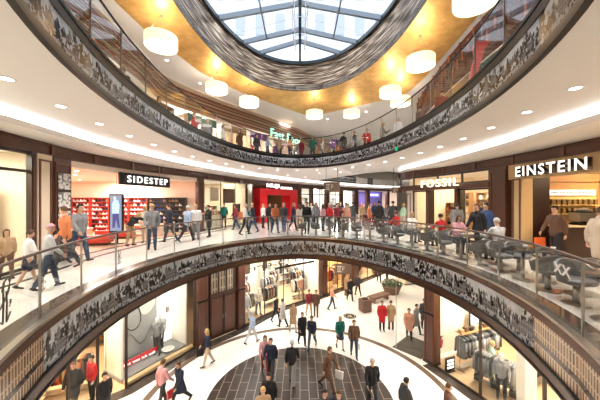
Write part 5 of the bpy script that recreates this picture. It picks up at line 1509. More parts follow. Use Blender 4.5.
# ================= upper level =================
u2l = curve_pts(UP2L); u2r = curve_pts(UP2R)
M_slatA = pr('slat_terracotta', (.42, .13, .06), .45); M_slatB = pr('slat_umber', (.10, .045, .03), .45); M_slatC = pr('slat_sand', (.55, .36, .2), .45); M_slatR = pr('slat_oxblood', (.09, .012, .012), .4)
bk = empty('slatted_bulkhead', (0, 0, 0), 0, 'bulkhead of long terracotta and brown slats running along the left of the upper floor', 'slats')
for i in range(11):
    z = 7.72 + i * .118; q = sub(offs(u2l, .10 + .05 * (i % 2)), 1, 38)
    MB().sweep(q, [(-.03, z), (.03, z), (.03, z + .05), (-.03, z + .05)]).build('slat', (M_slatA, M_slatB, M_slatC, M_slatB)[i % 4], bk)
MB().sweep(sub(offs(u2l, .3), 1, 38), [(0, 7.7), (.05, 7.7), (.05, 9.2), (0, 9.2)]).build('backing', pr('slat_backing', (.5, .40, .33), .6), bk)
bk = empty('slatted_bulkhead', (0, 0, 0), 0, 'dark oxblood bulkhead with short upright slats on the right of the upper floor', 'slats')
MB().sweep(sub(offs(u2r, -.3), 1, 30), [(-.05, 7.6), (0, 7.6), (0, 9.28), (-.05, 9.28)]).build('backing', M_slatR, bk)
for i in range(3):
    z = 7.72 + i * .55; MB().sweep(sub(offs(u2r, -.16), 1, 30), [(-.03, z), (.03, z), (.03, z + .07), (-.03, z + .07)]).build('slat', M_slatB, bk)
for k, p in enumerate(resample(sub(offs(u2r, -.10), 3, 20), .22, False)):
    z = 7.75 + (k * 7 % 5) * .22
    MB().box(p[0] - .02, p[0] + .02, p[1] - .04, p[1] + .04, z, z + .45).build('upright_slat', M_slatA if k % 2 else M_slatR, bk)
M_u = [pr('upper_wall_%d' % i, c, .6) for i, c in enumerate(((.60, .45, .30), (.75, .70, .64), (.16, .12, .10), (.45, .26, .12), (.68, .64, .60)))]
struct('wall_left', MB().sweep(offs(u2l, 3.2), [(0, ZF2), (.1, ZF2), (.1, ZC2), (0, ZC2)]), M_u[1], 'rear wall of the food court on the left')
struct('wall_right', MB().sweep(offs(u2r, -3.2), [(-.1, ZF2), (0, ZF2), (0, ZC2), (-.1, ZC2)]), M_u[1], 'rear wall of the shops on the right of the upper floor')
struct('wall_back', MB().box(0, 24, 43, 43.2, ZF2, ZC2), M_u[1])
# food stalls: counter, back shelf and fascia board each
STL = ('orange', 'red', 'green', 'white', 'brown', 'teal', 'tan', 'purple', 'pink', 'cream')
def stall(path, sgn, y, w, i, lab, cols):
    P, d, n = frame_at(path, y); n = n * sgn; ang = math.atan2(d.y, d.x)
    t = empty('food_stall', (P.x, P.y, ZF2), ang, lab, 'stall'); s = sgn
    B = lambda x0, x1, y0, y1, z0, z1: MB().box(x0, x1, min(s * y0, s * y1), max(s * y0, s * y1), z0, z1)
    B(-w / 2, w / 2, .55, .95, 0, 1.05).build('counter', M_u[(i * 2) % 5], t); B(-w / 2 - .03, w / 2 + .03, .5, 1.0, 1.05, 1.1).build('counter_top', M_dark, t)
    B(-w / 2, w / 2, .45, .55, 2.35, 2.85).build('fascia_board', cloth(CLR[cols[0]]), t)
    B(-w / 2, w / 2, 2.6, 2.7, 0, 2.9).build('back_wall', M_u[(i * 3 + 2) % 5], t)
    B(-w / 2, -w / 2 + .15, .5, 2.6, 0, 2.9).build('side_wall', M_u[(i + 3) % 5], t)
    for k in range(int(w / .55)):
        x = -w / 2 + .35 + k * .55
        B(x, x + .4, 2.5, 2.58, 1.5, 2.1).build('menu_picture', cloth(CLR[cols[1 + k % (len(cols) - 1)]]), t)
    for k in range(int(w / .35)):
        wv = MX(P, d) @ Vector((-w / 2 + .25 + k * .35, s * .75, 1.1))
        box_item('food_display', .2, .2, .14 + .1 * (k % 3), (wv.x, wv.y, ZF2 + 1.1), ang, cloth(CLR[cols[(k + 1) % len(cols)]]), 'small coloured goods on a food court counter', 'goods', 'goods on the food court counters')
    for q in (-.25, .25):
        wv = MX(P, d) @ Vector((q * w, s * 1.2, 0)); 
    wv = MX(P, d) @ Vector((0, s * 1.6, 0)); area('stall_light', (wv.x, wv.y, ZF2 + 2.95), w * .8, .8, 55, (1, .86, .68))
    return t
for i, y in enumerate((4, 7, 10, 12.9, 15.6, 18.3, 20.6, 22.8, 25.2, 27.8)):
    stall(u2l, 1, y, 2.3, i, 'food stall on the left of the upper floor, %s from the camera' % ('first', 'second', 'third', 'fourth', 'fifth', 'sixth', 'seventh', 'eighth', 'ninth', 'tenth')[i], STL[i:] + STL[:i])
for i, y in enumerate((4.5, 7.5, 10.5, 13.4, 16.2, 19.2, 22.5, 25.6)):
    stall(u2r, -1, y, 2.5, i, 'shop stall on the right of the upper floor, %s from the camera' % ('first', 'second', 'third', 'fourth', 'fifth', 'sixth', 'seventh', 'eighth')[i], STL[i + 3:] + STL[:i + 3])
for k in range(6): stall([(2 + k * 3.2 + t * .4, 31 + (-.001 * t) + k * .01 + t * .001) for t in range(2)], 1, 31.0, 0, 0, '', STL) if 0 else None
fs2 = empty('shop_sign', (0, 0, 0), 0, 'pale green glowing letters reading Fast Food on the upper floor', 'sign')
a_, b_ = (-2.65, 22.3), (-.15, 25.9)
text('Fast Food', 'lettering', a_, b_, 7.15, 7.85, pr('green_glow', (.4, .9, .7), .5, emit=(.42, .95, .74), es=1.1), .06, fs2, .3)
MB().bar((-2.75, 22.15, 7.06), (0, 26.1, 7.06), .06, .08).build('bracket_rail', pr('sign_green', (.01, .16, .08), .4), fs2)
ex = empty('exit_sign', (5.05, 9.55, ZC1 + .0), .75, 'small green exit sign fixed at the bottom edge of the upper frieze', 'sign')
MB().box(-.02, .25, -.03, .03, -.02, .12).build('casing', pr('exit_green', (.0, .35, .16), .4, emit=(.0, .5, .22), es=.6), ex)
ex.location = (4.02, 11.3, ZC1 + .02)
rd = empty('fabric_figure', (6.3, 9.4, ZF2), 0, 'coral red draped banner hanging behind the upper glass on the right', 'banner')
M_coral = pr('coral_cloth', (.75, .12, .13), .7)
mb = MB(); pts_ = [(.1, 2.75, .55), (-.05, 2.45, .40), (-.05, 2.15, .26), (-.15, 1.8, .30), (-.22, 1.4, .2)]
vs = []
for x, z, w in pts_: vs += [(x - w / 2, .05 * math.sin(z * 5), z), (x + w / 2, .08 + .05 * math.cos(z * 4), z), (x + w / 2, .12, z), (x - w / 2, .10, z)]
for i in range(4):
    a = i * 4; mb_f = [(a + k, a + (k + 1) % 4, a + 4 + (k + 1) % 4, a + 4 + k) for k in range(4)]
    mb.f += mb_f
mb.v = vs; mb.f += [(3, 2, 1, 0), (16, 17, 18, 19)]
mb.build('drape', M_coral, rd, smooth=False); MB().tube([(.1, .08, 2.7), (0, .08, ZC2 - ZF2)], .008, 5).build('wire', M_steel, rd)

# ================= cafe furniture on the gallery =================
M_shell = pr('grey_leather', (.17, .165, .165), .38); M_tabletop = pr('dark_tabletop', (.03, .027, .028), .18)
def make_chair():
    t = empty('tub_chair', (0, 0, 0), 0, 'x', 'chair')
    mb = MB(); n = 22; th = .03
    prof = []
    outer = []; inner = []
    for k in range(n + 1):      # curved back and arms, open towards -y
        a = R_(-35 + 250 * k / n); h = .44 + .33 * max(0, math.sin(a)) ** 1.2 - .0
        h = .62 + .18 * max(0, math.sin(a)); r = .30
        outer.append(((r + .03) * math.cos(a), (r + .0) * math.sin(a), h))
        inner.append(((r - .02) * math.cos(a), (r - .05) * math.sin(a), h))
    vs = []; fs = []
    for (ox, oy, h), (ix, iy, _) in zip(outer, inner):
        vs += [(ox * .86, oy * .86, .40), (ox, oy, h), (ix, iy, h), (ix * .88, iy * .88, .46)]
    for k in range(n):
        for q in range(4): fs.append((k * 4 + q, (k + 1) * 4 + q, (k + 1) * 4 + (q + 1) % 4, k * 4 + (q + 1) % 4))
    fs += [(0, 1, 2, 3), (n * 4 + 3, n * 4 + 2, n * 4 + 1, n * 4)]
    mb.add(vs, fs); mb.build('backrest', M_shell, t, smooth=True, auto=50)
    MB().lathe([(.16, .36), (.27, .40), (.285, .45), (.26, .48), (.05, .485)], 24).build('seat', M_shell, t, smooth=True)
    mb = MB(); mb.tube([(.09 * math.cos(a * .3927), .325, .62 + .09 * math.sin(a * .3927)) for a in range(16)], .011, 6, True)
    mb.build('back_ring', M_steel, t, smooth=True)
    MB().lathe([(.06, .02), (.055, .37)], 12).build('pedestal', M_steel, t, smooth=True); MB().lathe([(.21, 0), (.21, .012), (.06, .03)], 24).build('base_plate', M_steel, t)
    return t
def make_table():
    t = empty('cafe_table', (0, 0, 0), 0, 'x', 'table')
    MB().lathe([(.36, .72), (.375, .73), (.375, .75), (.36, .755)], 32).build('table_top', M_tabletop, t, smooth=True, auto=40)
    MB().lathe([(.045, .03), (.04, .72)], 14).build('pedestal', M_steel, t, smooth=True); MB().lathe([(.24, 0), (.24, .015), (.06, .04)], 26).build('base_plate', M_steel, t)
    return t
chair0 = make_chair(); table0 = make_table(); used = [False, False]
def put(proto, i, x, y, rz, label, group=None):
    o = copy_tree(proto, None, (x, y, .005), rz) if used[i] else proto
    used[i] = True; o.location = (x, y, .005); o.rotation_euler = (0, 0, rz); o['label'] = label
    if group: o['group'] = group
    return o
CUP = meshof(MB().lathe([(.03, 0), (.045, .05), (.05, .08), (.044, .08), (.03, .012)], 14), 'coffee_cup', M_soffit)
SAU = None
def cup(x, y, label, z=.76):
    o = bpy.data.objects.new('coffee_cup', CUP); COL.objects.link(o); o.location = (x, y, z + .006); tag(o, label, 'cup')
# front row along the railing; distances measured along the right half of the void
right = [p for p in RING1 if p[0] >= -.6 and p[1] > 4.3]
right.sort(key=lambda p: math.atan2(p[1] - 7.3, p[0]))
row = resample(offs(right, -.72), .80, False)
NTH = ('first', 'second', 'third', 'fourth', 'fifth', 'sixth', 'seventh', 'eighth', 'ninth', 'tenth', 'eleventh', 'twelfth', 'thirteenth', 'fourteenth', 'fifteenth', 'sixteenth', 'seventeenth', 'eighteenth')
ci = ti = 0; SEATS = []
for i, p in enumerate(row):
    q = row[min(i + 1, len(row) - 1)]; q0 = row[max(i - 1, 0)]; tang = math.atan2(q[1] - q0[1], q[0] - q0[0])
    if i % 3 == 0:
        put(table0, 1, p[0], p[1], 0, 'small round dark cafe table beside the railing, %s from the right edge' % NTH[ti])
        cup(p[0] + .1, p[1] + .05, 'white coffee cup on the %s railing table from the right' % NTH[ti]); ti += 1
    else:
        face = tang + (PI / 2 if i % 3 == 2 else -PI / 2)
        put(chair0, 0, p[0], p[1], face, 'grey tub chair beside the railing, %s from the right edge' % NTH[ci]); SEATS.append((p, face)); ci += 1
row2 = resample([(5.75, 5.6), (6.0, 8), (5.7, 10.4), (5.0, 12.6), (3.6, 14.8), (1.8, 16.2)], .86, False)
ci2 = ti2 = 0; SEATS2 = []
for i, p in enumerate(row2):
    q = row2[min(i + 1, len(row2) - 1)]; q0 = row2[max(i - 1, 0)]; tang = math.atan2(q[1] - q0[1], q[0] - q0[0])
    if i % 3 == 1:
        put(table0, 1, p[0], p[1], 0, 'round dark cafe table in the inner row, %s from the coffee bar end' % NTH[ti2])
        cup(p[0] - .1, p[1] + .02, 'white cup on the %s table of the inner row' % NTH[ti2]); cup(p[0] + .12, p[1] - .1, 'second white cup on the %s table of the inner row' % NTH[ti2]); ti2 += 1
    else:
        face = tang + (PI / 2 if i % 3 == 0 else -PI / 2)
        put(chair0, 0, p[0], p[1], face, 'grey tub chair in the inner row, %s from the coffee bar end' % NTH[ci2]); SEATS2.append((p, face)); ci2 += 1
# low red lounge sofa and counter far down the gallery
so = empty('lounge_sofa', (5.9, 20.3, 0), .2, 'dark red curved sofa in the middle of the concourse', 'sofa')
M_sofa = pr('darkred_leather', (.16, .02, .025), .4)
MB().box(-1.0, 1.0, -.35, .3, .12, .42).build('seat', M_sofa, so); MB().box(-1.0, 1.0, .3, .48, .12, .85).build('backrest', M_sofa, so)
for x in (-1.1, 1.0): MB().box(x, x + .1, -.35, .48, .12, .6).build('armrest', M_sofa, so)
MB().box(-.9, .9, -.3, .4, 0, .12).build('plinth', M_black, so)
# etched marks on the glass
def ringpt(px):
    best = None
    for a, b in zip(RING1, RING1[1:] + RING1[:1]):
        if a[1] < .5: continue
        f = lambda p: p[0] * 270 - (px - 300) * p[1]
        if f(a) * f(b) <= 0 and a[1] < 8.8:
            t = f(a) / (f(a) - f(b)); p = (a[0] + (b[0] - a[0]) * t, a[1] + (b[1] - a[1]) * t); return p
    return best
M_etch = pr('etched_grey', (.10, .09, .085), .5); M_etchw = pr('etched_white', (.85, .85, .88), .5)
def script_mark(px, zc, s, lab, mat=M_etch):
    p = Vector(ringpt(px)); q = Vector(ringpt(px + 3)); d = (q - p).normalized(); n = Vector((-d.y, d.x))
    if n.dot(Vector((0, 7.3)) - p) < 0: n = -n
    t = empty('glass_lettering', (p.x - n.x * .03, p.y - n.y * .03, zc), math.atan2(d.y, d.x), lab, 'lettering')
    r = .006 * s / .3
    loop = [(-.18, .18), (-.12, .36), (.0, .45), (.10, .38), (.08, .20), (-.05, .02), (-.2, -.12), (-.34, -.2)]
    MB().tube([(x * s, 0, z * s) for x, z in loop], r, 6).build('loop_stroke', mat, t)
    for k, (x0, z0_, x1, z1) in enumerate(((-.14, .28, -.16, -.5), (-.02, .16, -.02, -.52), (-.02, -.5, .14, -.34), (-.30, -.42, -.16, -.5), (.14, -.06, .10, -.22))):
        MB().tube([(x0 * s, 0, z0_ * s), ((x0 + x1) / 2 * s + .01, 0, (z0_ + z1) / 2 * s), (x1 * s, 0, z1 * s)], r * .9, 6).build('stroke', mat, t)
script_mark(10, .62, .62, 'large dark handwritten initials on the glass at the far left edge')
script_mark(46, .60, .34, 'small dark handwritten initials on the second glass panel from the left')
script_mark(121, .45, .38, 'grey handwritten initials on the left balustrade glass below the shoe shop')
xx = empty('glass_lettering', (0, 0, 0), 0, 'white letters XX on the balustrade glass at the right', 'lettering')
a_ = Vector(ringpt(556)); b_ = Vector(ringpt(573.5))
text('XX', 'letters', (a_.x, a_.y), (b_.x, b_.y), .76, .93, M_etchw, .004, xx, .03, bold=.03)
# ================= people =================
def dep(z, fy): return 270.0 * (1.95 - z) / (fy - 200.0)
SK2 = pr('skin_tan', (.46, .25, .16), .5); SK3 = pr('skin_pale', (.70, .46, .36), .5)
def P1(px, d, z, face, pose, top, tc, bot, bc, hair, hc, lab, s=1.0, **k):
    return person((px - 300) / 270.0 * d, d, z, face, pose, top, tc, bot, bc, hair, hc, lab, s, **k)
# --- gallery level (px, depth) ---
G = [
 (28, 6.0, 150, 'walk', 'jacket', 'white', 'skirt', 'navy', 'short', 'brownhair', 'child in a white top and dark blue skirt walking by the left railing', .72),
 (48, 5.85, 140, 'walk', 'jacket', 'lightgrey', 'trousers', 'jeans', 'beanie', 'pink', 'child with a pink beanie and pale grey jacket by the left railing', .80),
 (6, 6.6, 60, 'walk', 'jacket', 'tan', 'trousers', 'brown', 'long', 'brownhair', 'brown-haired child at the extreme left edge', .70),
 (66, 7.6, -70, 'walk', 'jacket', 'orange', 'trousers', 'charcoal', 'short', 'brownhair', 'woman in an orange top walking past the photo pilaster', 1.0),
 (79, 8.4, 80, 'walk', 'jacket', 'grey', 'trousers', 'jeans', 'short', 'darkhair', 'man in a grey shirt and dark jeans beside the woman in orange', 1.03),
 (152, 10.4, 30, 'walk', 'jacket', 'grey', 'trousers', 'jeans', 'short', 'blond', 'man in a grey shirt outside the shoe shop entrance', 1.02),
 (130, 11.4, 70, 'bend', 'jacket', 'black', 'trousers', 'tan', 'long', 'blond', 'person in black bending over in front of the red shoe shelves', .95),
 (145, 12.2, 10, 'stand', 'jacket', 'cream', 'trousers', 'beige', 'long', 'blond', 'blond shopper in cream inside the shoe shop', .95),
 (170, 12.4, -80, 'walk', 'jacket', 'navy', 'trousers', 'charcoal', 'short', 'brownhair', 'shopper in navy walking along the right end of the shoe shop', 1.0),
 (187, 12.6, 160, 'stride', 'jacket', 'paleblue', 'trousers', 'black', 'short', 'greyhair', 'walker in a pale blue shirt left of the brown pilaster', .98),
 (196, 13.2, 20, 'walk', 'jacket', 'white', 'trousers', 'grey', 'short', 'blond', 'person in a white shirt in front of the brown pilaster', .98),
 (209, 14.2, -40, 'phone', 'coat', 'black', 'trousers', 'black', 'short', 'darkhair', 'person in a long black coat by the picture window', .95),
 (245, 15.0, 100, 'walk', 'jacket', 'lightgrey', 'trousers', 'black', 'short', 'greyhair', 'person in pale grey left of the red portal', .98),
 (253, 16.0, -100, 'walk', 'jacket', 'navy', 'trousers', 'blue', 'short', 'blond', 'man in navy and blue jeans in front of the red portal jamb', 1.0),
 (270, 17.5, 0, 'stand', 'jacket', 'black', 'trousers', 'black', 'short', 'darkhair', 'dark figure in the opening of the red portal', 1.0),
 (275, 15.6, 30, 'walk', 'jacket', 'orange', 'trousers', 'jeans', 'short', 'brownhair', 'person in an orange jacket in front of the red portal', 1.0),
 (284, 16.6, -30, 'stand', 'jacket', 'charcoal', 'trousers', 'blue', 'short', 'greyhair', 'grey-haired man in charcoal at the right of the red portal', 1.0),
 (293, 17.2, 90, 'walk', 'coat', 'navy', 'trousers', 'black', 'short', 'blond', 'person in a navy coat at the right jamb of the red portal', 1.0),
 (300, 16.5, 200, 'walk', 'jacket', 'cream', 'trousers', 'tan', 'long', 'brownhair', 'woman in cream right of the red portal', .95),
 (307, 15.6, -20, 'stand', 'jacket', 'black', 'trousers', 'charcoal', 'short', 'darkhair', 'man in black left of the hanging wayfinding sign', 1.04),
 (316, 18.2, 0, 'walk', 'jacket', 'grey', 'trousers', 'black', 'short', 'brownhair', 'person in grey two places right of the man in black', 1.0),
 (323, 17.0, 120, 'stand', 'jacket', 'pink', 'trousers', 'jeans', 'long', 'brownhair', 'woman in pink under the hanging wayfinding sign', .94),
 (330, 17.6, -60, 'walk', 'jacket', 'red', 'trousers', 'charcoal', 'short', 'greyhair', 'person in red just right of the woman in pink', .98),
 (337, 16.4, 40, 'phone', 'jacket', 'darkred', 'trousers', 'black', 'short', 'darkhair', 'man in dark red behind the railing chairs', 1.0),
 (346, 16.6, 0, 'stand', 'jacket', 'salmon', 'trousers', 'grey', 'short', 'brownhair', 'person in salmon near the brown pilaster behind the sign', 1.0),
 (353, 18.6, 170, 'walk', 'coat', 'charcoal', 'trousers', 'black', 'short', 'darkhair', 'person in a charcoal coat walking away down the concourse', 1.02),
 (362, 19.6, 0, 'walk', 'jacket', 'tan', 'trousers', 'brown', 'short', 'blond', 'person in tan left of the orange-dressed shopper', .98),
 (369, 17.6, 60, 'stand', 'jacket', 'orange', 'trousers', 'darkred', 'short', 'brownhair', 'shopper in bright orange beside the dark red sofa', .96),
 (379, 16.6, 180, 'stand', 'coat', 'black', 'trousers', 'black', 'short', 'darkhair', 'man in a black coat seen from behind right of the sofa', 1.06),
 (386, 18.4, 20, 'walk', 'jacket', 'grey', 'trousers', 'jeans', 'long', 'darkhair', 'woman in grey between the two men in black', .96),
 (393, 16.8, 180, 'stand', 'jacket', 'charcoal', 'trousers', 'black', 'short', 'darkhair', 'man in a charcoal jacket seen from behind under the purple sign', 1.06),
 (403, 17.2, 90, 'walk', 'jacket', 'mint', 'trousers', 'beige', 'short', 'blond', 'person in pale green near the watch shop corner', .98),
 (457, 13.0, 150, 'stand', 'coat', 'grey', 'trousers', 'charcoal', 'short', 'darkhair', 'dark grey figure standing in the watch shop doorway', 1.0),
 (478, 9.7, -70, 'walk', 'coat', 'black', 'trousers', 'black', 'short', 'brownhair', 'person in a black coat striding past the watch shop', 1.02),
 (487, 10.7, -75, 'walk', 'jacket', 'blue', 'trousers', 'jeans', 'short', 'darkhair', 'person in a blue jacket close behind the black coat', 1.03),
 (556, 8.3, -80, 'walk', 'jacket', 'brown', 'trousers', 'black', 'short', 'darkhair', 'woman in brown passing in front of the coffee bar', 1.0),
 (598, 6.6, 80, 'walk', 'coat', 'beige', 'trousers', 'navy', 'short', 'brownhair', 'figure in a tan coat at the right edge by the coffee bar', 1.0),
 (224, 19.0, 40, 'stand', 'jacket', 'teal', 'trousers', 'black', 'short', 'brownhair', 'person in dark green by the picture window counters', .98),
 (236, 17.6, -60, 'walk', 'jacket', 'darkred', 'trousers', 'jeans', 'long', 'brownhair', 'woman in dark red before the portrait panel', .94),
 (263, 18.6, 130, 'stand', 'jacket', 'white', 'trousers', 'black', 'long', 'blond', 'blond woman in white by the red portal', .95),
 (311, 20.0, 10, 'walk', 'jacket', 'lightgrey', 'trousers', 'jeans', 'short', 'darkhair', 'pale grey figure far behind the man in black', 1.0),
 (341, 20.5, -20, 'walk', 'jacket', 'navy', 'trousers', 'black', 'short', 'blond', 'navy figure far down the concourse below the sign', 1.0),
 (374, 21.5, 0, 'walk', 'jacket', 'blue', 'trousers', 'charcoal', 'long', 'brownhair', 'small figure in blue far behind the sofa', .98),
 (410, 19.0, -30, 'stand', 'jacket', 'cream', 'trousers', 'brown', 'long', 'brownhair', 'woman in cream in front of the watch shop corner', .95),
]
for g in G:
    px, d, face, pose, top, tc, bot, bc, hair, hc, lab, s = g
    P1(px, d, 0.006, face, pose, top, tc, bot, bc, hair, hc, lab, s)
def sit_at(seat, tc, bc, hair, hc, lab, s=.97):
    (x, y), f = seat
    return person(x, y - 0, .0, math.degrees(f), 'sit', 'jacket', tc, 'trousers', bc, hair, hc, lab, s)
def nearest(seats, px):
    return min(seats, key=lambda q: abs(300 + q[0][0] / q[0][1] * 270 - px))
for px, tc, bc, hair, hc, lab in ((409, 'white', 'grey', 'long', 'blond', 'seated woman in white at the far cafe tables'), (427, 'red', 'black', 'short', 'darkhair', 'seated person in a bright red top at the cafe'),
      (438, 'pink', 'jeans', 'long', 'brownhair', 'seated woman in pink with brown hair at the cafe'), (462, 'lightgrey', 'charcoal', 'short', 'greyhair', 'seated grey-haired person at the cafe in front of the watch shop'), (388, 'red', 'black', 'short', 'brownhair', 'seated person in red at the cafe tables furthest along')):
    st = nearest(SEATS2, px); SEATS2.remove(st); r = sit_at(st, tc, bc, hair, hc, lab)
J_ = get_pose('sit')['J']
for o in [o for o in COL.objects if o.name.startswith('person') and o.get('label', '').startswith('seated')]:
    off = Vector((0, .03, .47 - (J_['pel'].z - .135))); f = o.rotation_euler.z
    o.location = o.location + Matrix.Rotation(f, 3, 'Z') @ Vector((0, .04, 0)); o.location.z = .04
carried('shopping_bag', *[(547 - 300) / 270 * 8.1, 8.1, .006], -80, 'L', 'walk', cloth((.8, .14, .02)), 'bright orange bag held in front of the coffee bar', .9) if 0 else None
p_ = [o for o in COL.objects if o.get('label') == 'woman in brown passing in front of the coffee bar'][0]
carried('shopping_bag', p_.location.x, p_.location.y, p_.location.z, -80, 'R', 'walk', cloth((.8, .14, .02)), 'bright orange bag carried past the coffee bar')

# --- ground floor (px, feet y) ---
F = [
 (74, 9.9, 20, 'walk', 'coat', 'black', 'trousers', 'black', 'short', 'brownhair', 'man in a black coat inside the warm lit shop entrance', 1.0),
 (92, 10.3, -20, 'stand', 'jacket', 'red', 'trousers', 'black', 'short', 'darkhair', 'person in a red top in the warm lit shop', 1.0),
 (104, 9.3, 60, 'walk', 'jacket', 'black', 'trousers', 'charcoal', 'short', 'darkhair', 'person in black stepping out of the warm lit shop', 1.0),
 (162, 10.0, 150, 'walk', 'jacket', 'pink', 'trousers', 'charcoal', 'short', 'brownhair', 'person in a pale pink jacket on the white floor at lower left', 1.0),
 (180, 10.1, -30, 'stride', 'coat', 'navy', 'trousers', 'black', 'short', 'brownhair', 'person in a navy coat right of the pale pink jacket', .97),
 (208, 12.5, -60, 'walk', 'jacket', 'navy', 'trousers', 'beige', 'long', 'blond', 'blond woman in navy near the wooden gate', .98),
 (252, 14.5, 140, 'stride', 'jacket', 'paleblue', 'trousers', 'lightgrey', 'short', 'greyhair', 'pale blue figure walking by the discount shop', .98),
 (276, 17.0, 60, 'walk', 'jacket', 'black', 'trousers', 'black', 'short', 'darkhair', 'person in black close to the discount shop window', .98),
 (283, 16.3, -120, 'walk', 'coat', 'lightgrey', 'trousers', 'black', 'short', 'brownhair', 'person in a light grey coat before the discount shop', .98),
 (293, 15.7, 30, 'walk', 'coat', 'tan', 'trousers', 'beige', 'short', 'brownhair', 'person in a tan coat on the brown floor band', .98),
 (309, 17.9, 20, 'walk', 'jacket', 'darkred', 'trousers', 'tan', 'short', 'darkhair', 'person in dark red by the discount shop entrance', 1.0),
 (316, 17.8, -10, 'stand', 'jacket', 'brown', 'trousers', 'brown', 'short', 'brownhair', 'person in brown next to the one in dark red', 1.0),
 (302, 14.3, 20, 'walk', 'coat', 'black', 'trousers', 'black', 'short', 'brownhair', 'walker in a long black coat just beyond the slate circle', 1.0),
 (312, 14.0, -20, 'stride', 'jacket', 'navy', 'trousers', 'jeans', 'short', 'brownhair', 'walker in navy and jeans at the rim of the slate circle', 1.0),
 (340, 13.9, 10, 'walk', 'jacket', 'teal', 'skirt', 'jeans', 'long', 'blond', 'woman in a teal jacket and short skirt', .98),
 (354, 13.2, -5, 'walk', 'jacket', 'brown', 'trousers', 'jeans', 'short', 'brownhair', 'man in a dark brown jacket and jeans beside the woman in teal', 1.05),
 (382, 15.9, 0, 'stand', 'coat', 'red', 'trousers', 'black', 'short', 'brownhair', 'woman in a red coat standing in the concourse', .99),
 (391, 16.0, 180, 'stand', 'coat', 'tan', 'trousers', 'brown', 'short', 'brownhair', 'person in a tan coat beside the red coat', .98),
 (350, 20.6, 20, 'walk', 'coat', 'black', 'trousers', 'black', 'short', 'darkhair', 'dark figure walking under the hanging sign', 1.0),
 (358, 21.6, -160, 'walk', 'jacket', 'charcoal', 'trousers', 'black', 'short', 'brownhair', 'charcoal figure right of the hanging sign', 1.0),
 (346, 21.8, 60, 'stand', 'coat', 'tan', 'trousers', 'brown', 'short', 'brownhair', 'tan-coated figure at the shop front behind the hanging sign', 1.0),
 (379, 25.0, 0, 'walk', 'jacket', 'brown', 'trousers', 'black', 'long', 'brownhair', 'small distant figure left of the planter', 1.0),
 (387, 26.2, 150, 'walk', 'coat', 'black', 'trousers', 'black', 'short', 'darkhair', 'distant person in a black coat behind the planter', 1.0),
 (332, 18.9, 90, 'walk', 'jacket', 'salmon', 'trousers', 'jeans', 'short', 'blond', 'person in salmon at the pilaster of the discount shop', 1.0),
 (265, 11.9, 10, 'walk', 'jacket', 'pink', 'trousers', 'darkred', 'long', 'brownhair', 'woman in dusty pink beside the man in a navy puffer jacket', .99),
 (271, 11.5, -10, 'walk', 'jacket', 'navy', 'trousers', 'charcoal', 'short', 'brownhair', 'man in a navy puffer jacket on the slate circle', 1.04),
 (292, 11.2, 175, 'walk', 'jacket', 'black', 'trousers', 'grey', 'short', 'greyhair', 'man in a black leather jacket walking away across the slate circle', 1.05),
 (328, 10.9, 60, 'stride', 'coat', 'brown', 'trousers', 'brown', 'short', 'brownhair', 'figure in a brown coat on the slate circle', 1.04),
 (372, 10.0, 0, 'walk', 'jacket', 'black', 'trousers', 'charcoal', 'short', 'greyhair', 'man in a dark suit with a briefcase at the right of the slate circle', 1.05),
 (263, 8.6, 10, 'walk', 'jacket', 'tan', 'trousers', 'charcoal', 'short', 'blond', 'tan-haired person cut by the bottom edge left of centre', 1.0),
 (269, 9.3, -10, 'walk', 'coat', 'black', 'trousers', 'black', 'short', 'darkhair', 'dark figure just behind the tan-haired person at the bottom', 1.0),
 (324, 8.5, 20, 'walk', 'jacket', 'charcoal', 'trousers', 'black', 'short', 'darkhair', 'dark head at the bottom edge, left one of two', 1.0),
 (339, 8.45, -20, 'walk', 'jacket', 'navy', 'trousers', 'black', 'short', 'brownhair', 'dark head at the bottom edge, right one of two', 1.0),
 (405, 9.0, 100, 'walk', 'coat', 'charcoal', 'trousers', 'black', 'short', 'darkhair', 'blurred dark coat at the lower right of the white floor', 1.0),
 (447, 8.8, 60, 'walk', 'coat', 'brown', 'trousers', 'black', 'short', 'brownhair', 'brown coat cut by the bottom edge on the right', .98),
 (409, 14.9, -20, 'walk', 'coat', 'salmon', 'trousers', 'black', 'short', 'brownhair', 'person in a salmon coat behind the glass partition', .98),
 (416, 15.4, 40, 'walk', 'coat', 'grey', 'trousers', 'charcoal', 'short', 'darkhair', 'grey-coated person behind the salmon coat', 1.0),
 (424, 16.2, 0, 'stand', 'coat', 'charcoal', 'trousers', 'black', 'short', 'darkhair', 'dark figure closest to the tall right pilaster', 1.0),
 (492, 11.35, 60, 'stand', 'jacket', 'mint', 'trousers', 'charcoal', 'short', 'blond', 'shop visitor in pale green between the jacket rails', 1.0),
]
for g in F:
    px, d, face, pose, top, tc, bot, bc, hair, hc, lab, s = g
    z = Z0 + .01; x = (px - 300) / 270.0 * d
    P1(px, d, z, face, pose, top, tc, bot, bc, hair, hc, lab, s)
    if 'briefcase' in lab: carried('briefcase', x, d, z, face, 'R', pose, M_black, 'black briefcase held by the man in the suit', s)
    if 'dark brown jacket and jeans' in lab: carried('shopping_bag', x, d, z, face, 'L', pose, M_soffit, 'white shopping bag carried by the man beside the woman in teal', s)
    if 'brown coat on the slate' in lab: carried('shopping_bag', x, d, z, face, 'L', pose, M_soffit, 'white bag carried by the figure in brown on the slate circle', s)
    if 'blond woman in navy near' in lab: carried('handbag', x, d, z, face, 'R', pose, M_black, 'black handbag carried by the blond woman near the gate', s)
    if 'in a pale pink jacket' in lab: carried('shopping_bag', x, d, z, face, 'R', pose, M_red, 'red bag carried by the person in pale pink', .8)
